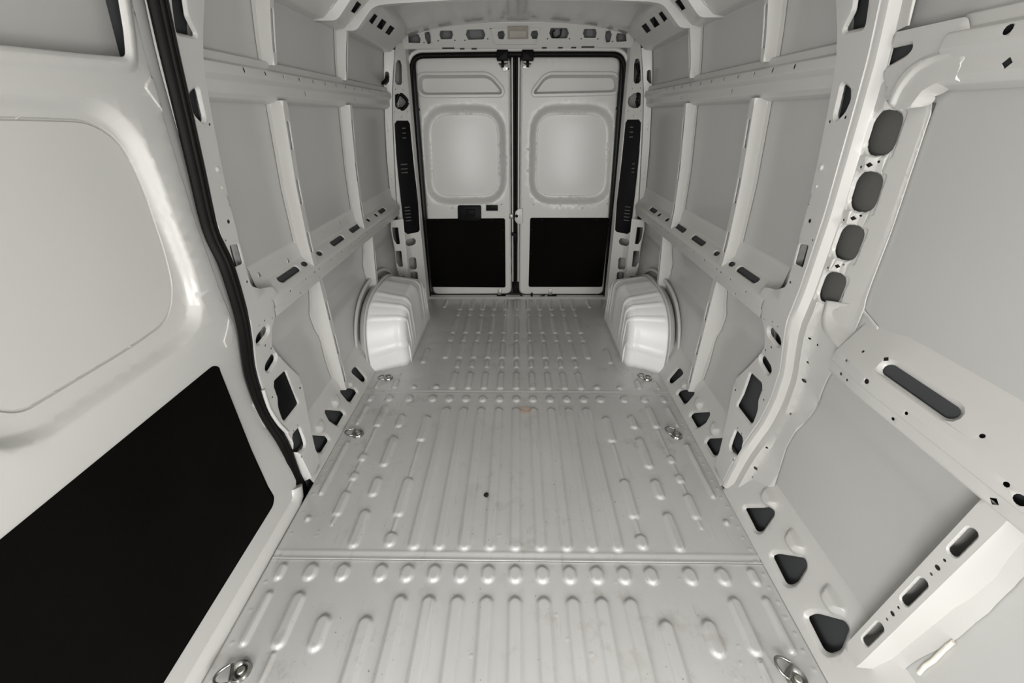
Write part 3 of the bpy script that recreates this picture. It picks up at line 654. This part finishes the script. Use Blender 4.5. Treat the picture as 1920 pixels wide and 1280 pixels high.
# flange around the opening and black seal
def seal_path(off, y):
    pts = [(-.787-off, .0), (-.785-off, .05), (-.752-off, 1.1), (-.731-off, 1.55), (-.722-off, 1.65), (-.711-off, 1.695), (-.688-off*.7, ZT-.020+off*.7), (-.648-off*.2, ZT-.003+off), (-.58, ZT+off), (-.3, ZT+.002+off), (0, ZT+.003+off)]
    pts += [(-x, z) for x, z in pts[-2::-1]]
    return [(x, y, z) for x, _, z in smoothpath([(x, 0, z) for x, z in pts], 5)]
tube('door_seal', wallB, RUBBER, seal_path(0, 3.165), .0165, 8, ry=.015, up=(0, 1, 0))['label'] = 'black rubber seal around the rear doors'
tube('door_flange', wallB, PAINT, seal_path(.027, 3.158), .013, 8, ry=.012, up=(0, 1, 0))
tube('sill_seal', wallB, RUBBER, [(-.79, 3.20, .014), (0, 3.205, .012), (.79, 3.20, .014)], .010, 8)

# ---- rear doors
def PD(p, q, d): return (p+0*q, 3.19+d, q+0*p)
Pd = PD
def rear_door(name, label, outl, win, top, blk, extra):
    d = tag(empty(name, (0, 0, 0)), label, kind='structure')
    ol = rp(px(Pd, outl, 0, .8), .06); w = px(Pd, win, 0, 1.1); t = px(Pd, top, 0, 1.5)
    wr = rp(w, .20, 8); s = 1 if area2(wr) > 0 else -1
    seam = [tuple(q) for q in offs(rp(w, .20, 8), s*.062)]
    tr = rp(t, .05, 5); ts = 1 if area2(tr) > 0 else -1
    holes = [circ(inv(Pd, u, v, 0, 1), r, 10) for u, v, r in extra['holes']]
    rec = [(wr, .050, .040), (seam, .004, .003), ([tuple(q) for q in offs(tr, -ts*.022)], .010, -.005), (tr, .016, .060)]
    pn = sheet('inner_panel', d, PAINT, ol, Pd, holes, rec, [(densify(ol+[ol[0]], .05), .02, .018)], grid=.05, th=.003, ang=45)
    pn['label'] = 'white pressed inner door panel'
    b = slab('trim_panel', d, BLACK, rp(px(Pd, blk, 0, .4), .018), Pd, .006, .002); b['label'] = 'black hardboard trim panel'
    for u, v in extra['studs']:
        c = Pd(*inv(Pd, u, v, 0, .4), 0); disc('stud', b, PLASTIC, (c[0], c[1]-.0055, c[2]), (0, -1, 0), .007, .003, 8)
    return d
door1 = rear_door('door_1', 'left rear door with black handle above its trim panel', [(776, 103), (957.5, 103), (959.5, 552), (811, 553)], [(788, 196), (948, 195), (950, 383), (798, 385)], [(783, 141), (918, 140), (941.5, 168), (940.5, 177), (787, 178)], [(798.75, 410), (947, 409), (948, 538.5), (809.7, 537.5)],
    dict(holes=[(785, 205, .009), (801.6, 383, .004), (940, 383, .004), (848, 390, .004), (958-4, 129, .006)], studs=[(821, 412), (923, 412), (943, 431), (943, 476), (806, 441)]))
door2 = rear_door('door_2', 'right rear door with plain trim panel', [(975, 103), (1165, 103), (1132, 553), (973, 553)], [(993, 195), (1157, 195), (1148, 384), (990, 384)], [(1024, 140), (1158, 140), (1159, 173), (1001, 176.5), (1001, 171)], [(994, 408), (1142.5, 408), (1129, 537.5), (991, 537.5)],
    dict(holes=[(1157, 203, .009), (1000, 383, .004), (1139.5, 382, .004), (1092.5, 390, .004)], studs=[(1016, 412), (1068, 412), (1119, 412), (996.5, 430), (1135, 440), (996, 475)]))
# centre gap strips
gap = slab('centre_strip', wallB, RUBBER, rect(-.035, .02, .018, 1.755), lambda p, q, d: (p, 3.235+d, q), .006, .002)
tube('centre_seal', wallB, RUBBER, [(-.020, 3.205, .10), (-.020, 3.205, 1.745)], .008, 8, up=(0, 1, 0))
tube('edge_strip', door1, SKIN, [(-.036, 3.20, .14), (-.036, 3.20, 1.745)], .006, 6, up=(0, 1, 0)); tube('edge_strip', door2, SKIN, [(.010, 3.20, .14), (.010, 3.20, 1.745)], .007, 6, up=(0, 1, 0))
# handle and latch hardware
def dpl(name, parent, m, pts, th, r=.006, bev=.003, yo=0.):
    return slab(name, parent, m, rp(px(Pd, pts, 0, .8), r), lambda p, q, d: (p, 3.19+yo+d, q), th, bev)
hb = dpl('handle', door1, PLASTIC, [(858.5, 384.5), (902, 384.5), (902.5, 411), (897, 413.5), (863, 413.5), (859, 411)], .022, .012, .006); hb['label'] = 'black inside door handle'
dpl('lever', hb, PLASTIC, [(874, 391), (891, 391), (891, 404), (874, 404)], .010, .006, .003, -.021)
dpl('blank_cover', door1, PLASTIC, [(911.5, 384), (933.5, 384), (933.5, 395), (911.5, 395)], .005, .006, .002)['label'] = 'small dark cover'
dpl('cover_rim', door1, PAINT, [(909.8, 382.4), (935.2, 382.4), (935.2, 396.5), (909.8, 396.5)], .003, .010, .002)
dpl('latch_plate', door2, PAINT, [(966, 396), (973, 390), (980, 390), (980, 419), (970, 419), (965, 412)], .012, .012, .004, -.004); c = ony(968.5, 405, 3.17); disc('lock_hole', door2, PLASTIC, tuple(c), (0, -1, 0), .012, .004)
dpl('striker', door1, ZINC, [(954.5, 401), (962, 401), (962, 409.5), (954.5, 409.5)], .010, .003)
dpl('lock_bar', door2, PLASTIC, [(959, 435.5), (969, 435.5), (969, 455), (964, 455), (963.5, 440.5), (959, 440)], .030, .003)
for dd, u0, u1, pl_ in ((door1, 932, 953, [(934, 119), (953, 117), (953, 128), (948, 135), (943, 133)]), (door2, 978.5, 1000, [(979, 117), (997, 119), (992, 128), (986, 130), (980, 127)])):
    dpl('catch_plate', dd, STEEL, pl_, .006, .004, .002)['label'] = 'bright steel catch plate'
    k = dpl('top_catch', dd, PLASTIC, [(u0, 95), (u1, 95), (u1, 115), (u0, 115)], .055, .006, .005); k['label'] = 'black roller catch at the door top'
    dpl('catch_hook', dd, PLASTIC, [((u0+u1)/2-2.5, 115), ((u0+u1)/2+2.5, 115), ((u0+u1)/2+2.5, 127), ((u0+u1)/2-2.5, 127)], .02, .003)
for dd, u in ((door1, 936.5), (door2, 1031.5)):
    k = dpl('bottom_strap', dd, ZINC, [(u-3.5, 541), (u+3.5, 541), (u+3.5, 553), (u-3.5, 553)], .008, .008, .002); k['label'] = 'zinc plated strap'
    dpl('strap_base', dd, PLASTIC, [(u-5, 552), (u+12, 552), (u+12, 557), (u-5, 557)], .03, .003, .002)
    for vv in (544, 550): c = ony(u, vv, 3.181); disc('bolt', k, STEEL, tuple(c), (0, -1, 0), .006, .004, 8)

# ---- black vent covers
SLAT = mat('vent_slat_highlight', (.11, .11, .11), .5, noise=.3, nscale=40)  # highlights on the slats put into the colour as a lighter grey
VL = {-1: 'tall black slotted vent cover left of the rear doors', 1: 'tall black slotted vent cover right of the rear doors'}
for s in (-1, 1):
    t = tag(empty('vent_cover', (s*.84, 3.0, .55)), VL[s], 'vent cover', 'rear vent covers')
    P_ = PRP(s); loc = np.array(t.location)
    Pc = (lambda PP, lc: (lambda p, q, d: tuple(np.array(PP(p, q, d))-lc)))(P_, loc)
    bodyp = slab('body', t, PLASTIC, vent_pq, (lambda PP: (lambda p, q, d: PP(p, q, d+.008)))(Pc), .012, .004)
    for z in (1.33, 1.30, 1.27, 1.10, 1.07, 1.045, .80, .775, .75, .725, .70):
        a, b = (.28, .50) if z > 1.2 else ((.30, .62) if z > 1. else (.36, .60))
        if z > 1.2: a, b = .48, .66
        quad = [(a, z-.0035), (b, z-.0035), (b, z+.0035), (a, z+.0035)]
        slab('slat', bodyp, SLAT, quad, Pc, .008, .002)

# ================================================================== CEILING
ceil = tag(empty('ceiling'), 'white sheet metal roof with cross bows', kind='structure')
def roof_z(x, y): return 1.965-.05*(np.abs(x)/.66)**2.5-.075*sst((y-2.55)/.5)
def PRF(p, q, d): return (p+0*q, q+0*p, roof_z(p, q)+d+.0055*np.cos(p*math.pi*2/.135)*(1-sst((np.abs(p)-.5)/.1))*sst((q-2.3)/.05)*(1-sst((q-2.92)/.05)))
closing('outer_roof', ceil, (-.91, -.7, 2.04), (.91, -.7, 2.04), (.91, 3.32, 2.04), (-.91, 3.32, 2.04))
sheet('roof_panel', ceil, mat('glossy_roof_paint', (.50, .50, .485), .16, coat=1., noise=.03, nscale=2), rect(-.70, -.7, .70, 3.06), PRF, cols=[x for x in np.arange(-.69, .70, .0168)], grid=.08, th=.002, ang=60)
CANT = ro([(.66, 1.920), (.655, 1.865), (.665, 1.850), (.785, 1.762), (.80, 1.752), (.872, 1.745)], .008, 3)
Pc_ = PROF(1, CANT)
Pcl = PROF(-1, CANT); zc = lambda pts: zm(pts, 600, 0, 9.6)
ch = [px(Pcl, zc(h), 2.5, .12) for h in ([(880, 380), (980, 245), (1040, 290), (940, 445)], [(1015, 485), (1115, 335), (1200, 400), (1110, 545)], [(1170, 590), (1265, 450), (1345, 510), (1250, 640)], [(555, 205), (670, 20), (750, 85), (640, 255)])]
for s in (-1, 1):
    o = sheet('cant_rail', ceil, PAINT, rect(-.7, 0, 3.0, Pc_.L[-1]), PROF(s, CANT), ch, grid=.05, rows=list(Pc_.L[1:-1]), th=.002, ang=25); o['label'] = 'white sloped roof side rail with square openings'
def bow(Yb, w, dz=0.):
    A = ro([(.868, 1.757), (.795, 1.757), (.752, 1.757), (.658, 1.842), (.60, 1.850), (.3, 1.862), (0, 1.868)], .03, 5)
    A = [(x*.992, z-.012+dz) for x, z in A]; A = A+[(-x, z) for x, z in A[-2::-1]]
    Q = np.array(A); L = np.concatenate([[0], np.cumsum(np.hypot(*np.diff(Q, axis=0).T))]); T = np.gradient(Q, L, axis=0); T /= np.linalg.norm(T, axis=1)[:, None]
    sec = [(-.018, -.034), (-.004, -.034), (0, 0), (w, 0), (w+.004, -.034), (w+.018, -.034)]; vs = []; fs = []
    for (x, z), t in zip(A, T):
        for y, h in sec:
            nx_, nz_ = -t[1], t[0]
            # outward (towards the skin) is up for the flat middle
            if nz_ < 0: nx_, nz_ = -nx_, -nz_
            vs.append((x-nx_*h, Yb+y, z-nz_*h))
    n = len(sec)
    for i in range(len(A)-1):
        for j in range(n-1): fs.append((i*n+j, i*n+j+1, (i+1)*n+j+1, (i+1)*n+j))
    o = link('roof_bow', meshd('roof_bow', vs, fs, True, 30), PAINT, ceil); md = o.modifiers.new('thickness', 'SOLIDIFY'); md.thickness = .0025; md.offset = 0
    o['label'] = 'white roof bow with stepped ends'; return o
bow(2.255, .035); bow(2.035, .035, .0)

# ================================================================== WHEEL ARCHES
ARCHP = mat('lighter_arch_white', (.78, .78, .775), .42, coat=.3, noise=.02, nscale=6)  # lighter white than the body paint
def arch(s, label):
    t = tag(empty('wheel_arch', (s*.80, 2.34, 0)), label, 'wheel arch', 'rear wheel arches'); loc = np.array([s*.80, 2.34, 0])
    nt, nw = 128, 30; vs = []; fs = []
    def cur(th, a, b, y0, h, e=.62):
        c, sn = math.cos(th), math.sin(th); return y0-a*math.copysign(abs(c)**e, c) if c > 0 else y0+b*abs(c)**e, h*max(sn, 0)**e
    CO = [cur(math.pi*i/nt, .425, .42, 2.41, .432, .72) for i in range(nt+1)]; CI = [cur(math.pi*i/nt, .36, .38, 2.42, .395, .60) for i in range(nt+1)]
    for i in range(nt+1):
        th = math.pi*i/nt; (yo, zo), (yi, zi) = CO[i], CI[i]
        a_, b_ = CI[max(i-1, 0)], CI[min(i+1, nt)]; t_ = np.array([b_[0]-a_[0], b_[1]-a_[1]]); t_ /= max(np.linalg.norm(t_), 1e-9); n2 = np.array([-t_[1], t_[0]])
        bd = 0.
        for tc in (.20, .80, 1.12, 1.38, 1.62, 1.86, 2.12, 2.45): bd += .0055*(sst((th-tc+.055)/.03)-sst((th-tc-.025)/.03))
        for k in range(nw+1):
            w = k/nw; R_ = .058
            if w < .5:
                u = w/.5; x = .915-(.915-.755)*u; y = yo+(yi-yo)*u; z = zo+(zi-zo)*u; wt = sst(u/.15); n = np.array([0, n2[0], n2[1]])
            elif w < .74:
                a = (w-.5)/.24*math.pi/2; x = .755-R_*math.sin(a); y = yi-n2[0]*R_*(1-math.cos(a)); z = zi-n2[1]*R_*(1-math.cos(a)); wt = 1
                n = np.array([-s*math.sin(a), n2[0]*math.cos(a), n2[1]*math.cos(a)])
            else:
                u = (w-.74)/.26; x = .755-R_-.006*u; y = yi-n2[0]*R_; z = max(zi-n2[1]*R_, 0)*(1-u); wt = 1-sst((u-.45)/.4); n = np.array([-s, 0, 0])
            p = np.array([s*x, y, max(z, 0.)])+n*bd*wt; p[2] = max(p[2], 0.); vs.append(tuple(p-loc))
    m = nw+1
    for i in range(nt):
        for k in range(nw):
            f = (i*m+k, i*m+k+1, (i+1)*m+k+1, (i+1)*m+k); fs.append(f if s < 0 else f[::-1])
    o = link('inner_arch', meshd('inner_arch', vs, fs, True, 75), PAINT, t); md = o.modifiers.new('thickness', 'SOLIDIFY'); md.thickness = .003; md.offset = -1
    o['label'] = 'white ribbed wheel arch pressing'; me_ = o.data.materials; me_.clear(); me_.append(ARCHP)
    # outer weld flange and outer half behind it
    fl = []
    ring = []
    for i in range(nt+1):
        th = math.pi*i/nt; y, z = cur(th, .425, .42, 2.41, .432, .72); ring.append((y, z))
    vs = []; fs = []
    for y, z in ring:
        ny, nz = y-2.41, z-.0; l = math.hypot(ny, nz); ny, nz = ny/l, nz/l
        for x, g in ((.912, -.003), (.918, .014), (.924, .015), (.928, .002), (.950, .006)):
            vs.append((s*x-loc[0], y+ny*g-loc[1], max(z+nz*g, -.0)-loc[2]))
    for i in range(nt):
        for k in range(4):
            f = (i*5+k, i*5+k+1, i*5+k+6, i*5+k+5); fs.append(f if s > 0 else f[::-1])
    vo = []; fo = []
    for y, z in ring:
        ny, nz = y-2.41, z; l = math.hypot(ny, nz); ny, nz = ny/l, nz/l
        for x, g in ((.955, .034), (.949, .044), (.952, .056), (.962, .060)): vo.append((s*x-loc[0], y+ny*g-loc[1], max(z+nz*g, 0.)-loc[2]))
    for i in range(nt):
        for k in range(3):
            f = (i*4+k, i*4+k+1, i*4+k+5, i*4+k+4); fo.append(f if s > 0 else f[::-1])
    oo = link('outer_arch', meshd('outer_arch', vo, fo, True, 60), PAINT, t); md = oo.modifiers.new('thickness', 'SOLIDIFY'); md.thickness = .002; md.offset = -1
    o = link('outer_flange', meshd('outer_flange', vs, fs, True, 50), PAINT, t); md = o.modifiers.new('thickness', 'SOLIDIFY'); md.thickness = .002; md.offset = -1
    return t
arch(-1, 'white ribbed wheel arch on the sliding door side, left in the view'); arch(1, 'white ribbed wheel arch on the plain wall side, right in the view')

# ================================================================== SLIDING DOOR (left front)
door3 = tag(empty('door_3', (0, 0, 0)), 'closed white sliding side door with black lower trim panel', kind='structure')
PSD = PW(-1, .035)
WIN = [(-.9, .907), (.55, .907), (.86, .907), (.955, .925), (1.000, 1.0), (1.018, 1.15), (1.018, 1.25), (1.0, 1.36), (.93, 1.403), (.70, 1.407), (-.9, 1.407)]
win_in = rp(px(PSD, [(170, 218), (250, 262), (300, 380), (345, 530), (349, 570), (335, 597), (280, 640), (120, 740), (50, 787), (20, 780)], .9, 1.1), .03)
wq = [(.50, 1.02), (.53, .935), (.56, .905), (.80, .905), (.93, .915), (.985, .99), (1.006, 1.10), (1.012, 1.25), (.995, 1.355), (.94, 1.398), (.80, 1.404), (.48, 1.404)]
wr = rp(wq, .06, 5); wout = rp([(.44, 1.02), (.46, .90), (.53, .845), (.90, .845), (1.005, .872), (1.042, .97), (1.046, 1.10), (1.042, 1.26), (1.024, 1.375), (.965, 1.436), (.80, 1.442), (.42, 1.442)], .07, 5)
bl = rp([(-.5, .735), (.98, .735), (1.005, .715), (1.002, .60), (.975, .30), (.965, .135), (.94, .115), (-.5, .10)], .012)
UW = rp(px(PSD, [(-80, 80), (0, 84), (150, 100), (236, 107), (232, 60), (222, 0), (214, -60)], .8, 1.6)+[(.2, 1.78), (.2, 1.555)], .012)
DO = [(-.7, .03), (1.07, .03), (1.10, .07), (1.112, .3), (1.114, .5), (1.112, .9), (1.108, 1.4), (1.106, 1.82), (-.7, 1.82)]
o = sheet('inner_panel', door3, PAINT, DO, PSD, [(UW, .010, .008)], [(wout, .030, .030), (wr, .003, .006), ([tuple(q_) for q_ in offs(wr, (1 if area2(wr) > 0 else -1)*.0045)], .003, -.0055), (rp([tuple(q) for q in offs(UW, (-1 if area2(UW) > 0 else 1)*.035)], .02), .02, -.008), (bl, .006, .006),
      (rp(px(PSD, [(290, 135), (307, 215), (285, 185), (270, 165), (272, 155)], 1.05, 1.45), .004), .004, -.004), (rp(px(PSD, [(428, 592), (437, 625), (435, 645), (424, 653), (418, 640)], 1.05, .85), .004), .004, -.003)],
      [(DO[1:8], .008, .012)], grid=.045, th=.002, ang=45)
o['label'] = 'white pressed inner panel of the sliding door'
b = slab('trim_panel', door3, BLACK, bl, PW(-1, .036), .005, .003); b['label'] = 'black hardboard trim panel on the sliding door'
for u, v in ((12, 1046), (200, 881), (362, 1010)):
    a = inv(PSD, u, v, .8, .5); c = PW(-1, .031)(a[0], a[1], 0.); disc('stud', b, PLASTIC, c, (1, 0, 0), .011, .004, 10)
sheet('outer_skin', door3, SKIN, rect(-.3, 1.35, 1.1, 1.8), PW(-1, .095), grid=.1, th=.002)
# hem along the door bottom
tube('hem', door3, PAINT, [(-.940, -.7, -.004), (-.940, 1.02, -.004), (-.944, 1.06, .01), (-.948, 1.08, .05)], .040, 14)
# seal of the sliding door opening
gp = [(296, 0), (318, 100), (342, 202), (368, 315), (395, 430), (426, 501), (452, 588), (461, 635), (470, 700), (495, 770), (532, 830), (552, 880), (569, 925)]
g3 = []
for u, v in gp:
    c = ony(u, v, 1.120); g3.append((float(c[0]), 1.120, float(c[2])))
g3 = [tuple(np.array(g3[0])+(np.array(g3[0])-np.array(g3[1]))*1.2)]+g3+[(g3[-1][0]-.005, 1.118, -.10)]
k = tube('door_seal', wallL, RUBBER, smoothpath(g3, 6), .026, 10, ry=.016, up=(1, 0, 0)); k['label'] = 'black rubber seal of the sliding door opening'
tube('seal_bulb', wallL, RUBBER, [(x+.010, y-.004, z) for x, y, z in smoothpath(g3, 6)], .010, 8, up=(1, 0, 0))
rpx = [inv(PW(-1, -.004), u, v, 1.15, .5) for u, v in ((494, 730), (500, 750), (508, 770), (522, 792), (532, 803), (540, 811))]
tube('pillar_ridge', wallL, PAINT, smoothpath([tuple(map(float, PW(-1, -.002)(a, b, 0.))) for a, b in rpx], 4), .008, 8)
# step edge of the floor beside the sliding door
quadsheet('step_edge', floor, PAINT, [(-.896, -.7, .0), (-.896, 1.10, .0), (-.905, 1.10, -.10), (-.905, -.7, -.10)], 4, 3)

# ================================================================== THINGS
def tie_down(x, y, rz, label, tilt=.15):
    t = tag(empty('tie_down_ring', (x, y, .004)), label, 'tie-down ring', 'floor tie-down rings'); t.rotation_euler = (0, 0, rz)
    cup = []
    vs = []; fs = []; n = 20
    prof = [(.0, .002), (.018, .002), (.026, .008), (.030, .009), (.033, .004), (.034, -.004)]
    for r, h in prof:
        for i in range(n):
            a = 2*math.pi*i/n; vs.append((r*math.cos(a)*.85+.016, r*math.sin(a)*.85, h))
    for k in range(len(prof)-1):
        for i in range(n): fs.append((k*n+i, k*n+(i+1) % n, (k+1)*n+(i+1) % n, (k+1)*n+i))
    link('cup', meshd('cup', vs, fs, True, 40), STEEL, t)
    tube('pin', t, STEEL, [(-.004, -.022, .013), (-.004, .022, .013)], .0055, 8)
    R = []
    for i in range(17):
        a = math.pi/2+math.pi*i/16; R.append((-.004+.040*math.cos(a), .024*math.sin(a), .013-.040*math.cos(a)*tilt))
    tube('ring', t, STEEL, R, .0042, 8, closed=True)
    disc('bolt', t, ZINC, (.018, 0, .003), (0, 0, 1), .011, .006, 10)
    return t
for u, v, rz, lb in ((438, 1262, .45, 'steel tie-down ring nearest the black sliding door panel'), (1483, 1262, -.75, 'steel tie-down ring at the near right floor edge'), (665, 812, .1, 'steel tie-down ring midway along the left floor edge'), (1263, 812, -.7, 'steel tie-down ring midway along the right floor edge'),
                     (723, 708, .45, 'steel tie-down ring just before the left wheel arch'), (1209, 707, -.2, 'steel tie-down ring just before the right wheel arch')):
    c = onz(u, v, .01); tie_down(float(c[0]), float(c[1]), rz, lb)
# dome light in the header
t = tag(empty('dome_light', (0, 0, 0)), 'small rectangular frosted lamp in the header above the doors', 'lamp')
PHo = lambda p, q, d: PH(p, q, d-.014)
dl = px(PH, hz_([(880, 88), (1050, 86), (1050, 190), (880, 192)]), 0, .5)
slab('frame', t, LENS, rp(dl, .006), PHo, .006, .003); l2 = px(PH, hz_([(900, 128), (1030, 126), (1030, 178), (900, 180)]), 0, .5)
slab('lens', t, mat('lamp_lens', (.42, .40, .36), .25, noise=.1), rp(l2, .005), lambda p, q, d: PH(p, q, d-.020), .004, .002)
# wiring glimpsed in openings
def cable(name, label, pts, r=.006):
    o = tube(name, None, RUBBER, smoothpath(pts, 6), r, 8); tag(o, label, 'cable'); return o
q = [ony(u, v, 3.065) for u, v in ((742, 192), (748, 177), (757, 181), (764, 192), (757, 203), (748, 205))]; cable('cable', 'black cable loop in the left rear pillar opening', [tuple(a) for a in q], .011)
q = [ony(u, v, 3.085) for u, v in ((1194, 118), (1197, 135), (1195, 150), (1196, 178), (1194, 190), (1197, 204))]; cable('cable', 'black wiring running down the right rear pillar openings', [tuple(a) for a in q], .010)
q = [ony(u, v, 3.10) for u, v in ((1040, 56), (1036, 62), (1040, 72), (1050, 66), (1052, 54))]; cable('cable', 'thin wire loop inside the right oval header opening', [tuple(a) for a in q], .004)
q = [ony(u, v, 2.97) for u, v in ((709, 158), (716, 156), (722, 152), (727, 142))]; cable('cable', 'short black cable end above the left upper rail', [tuple(a) for a in q], .010)
q = [ony(u, v, 3.165) for u, v in ((975, 553), (985, 557), (1000, 559), (1010, 556), (1022, 553))]; cable('cable', 'thin black cable along the foot of the right door', [tuple(a) for a in q], .005)
c = ony(997, 555, 3.165); slab('cable_clip', None, PLASTIC, rect(c[0]-.008, .0, c[0]+.008, .045, .003), lambda p, q, d: (p, 3.168+d, q+.0), .012, .003).name = 'wire_clip'
tag(bpy.data.objects['wire_clip'], 'tiny black clip at the foot of the right door', 'clip')
# crumb and orange wire loop on the floor
c = onz(912, 929, .0); random.seed(2); bm = bmesh.new(); bmesh.ops.create_icosphere(bm, subdivisions=2, radius=.012)
for v_ in bm.verts: v_.co = Vector((v_.co.x*random.uniform(.2, 1.7), v_.co.y*random.uniform(.2, 1.3), v_.co.z*.45*random.uniform(.4, 1.3)))
me = bpy.data.meshes.new('debris'); bm.to_mesh(me); bm.free(); o = link('debris', me, DIRT); o.location = (c[0], c[1], .005); tag(o, 'small black crumb of debris on the middle floor', 'debris')
q = [onz(u, v, .009) for u, v in ((976, 765), (977, 769), (982, 772), (988, 773), (993, 771), (996, 767), (994, 765), (986, 764))]
o = tube('wire_loop', None, ORANGE, [tuple(a) for a in q], .0018, 6, closed=True); tag(o, 'thin orange wire loop lying on the floor ribs', 'wire')
# foam sealant beside the broad rib
Psk = lambda p, q, d: (skin(q)-.006+d, p+0*q, q+0*p)
q = [Psk(*inv(Psk, u, v, .4, .3), 0) for u, v in ((1722, 1262), (1735, 1248), (1750, 1238), (1765, 1222), (1778, 1210), (1788, 1203))]
tube('foam_bead', wallR, FOAM, [tuple(map(float, a)) for a in q], .0045, 8)['label'] = 'lumpy cream foam sealant'
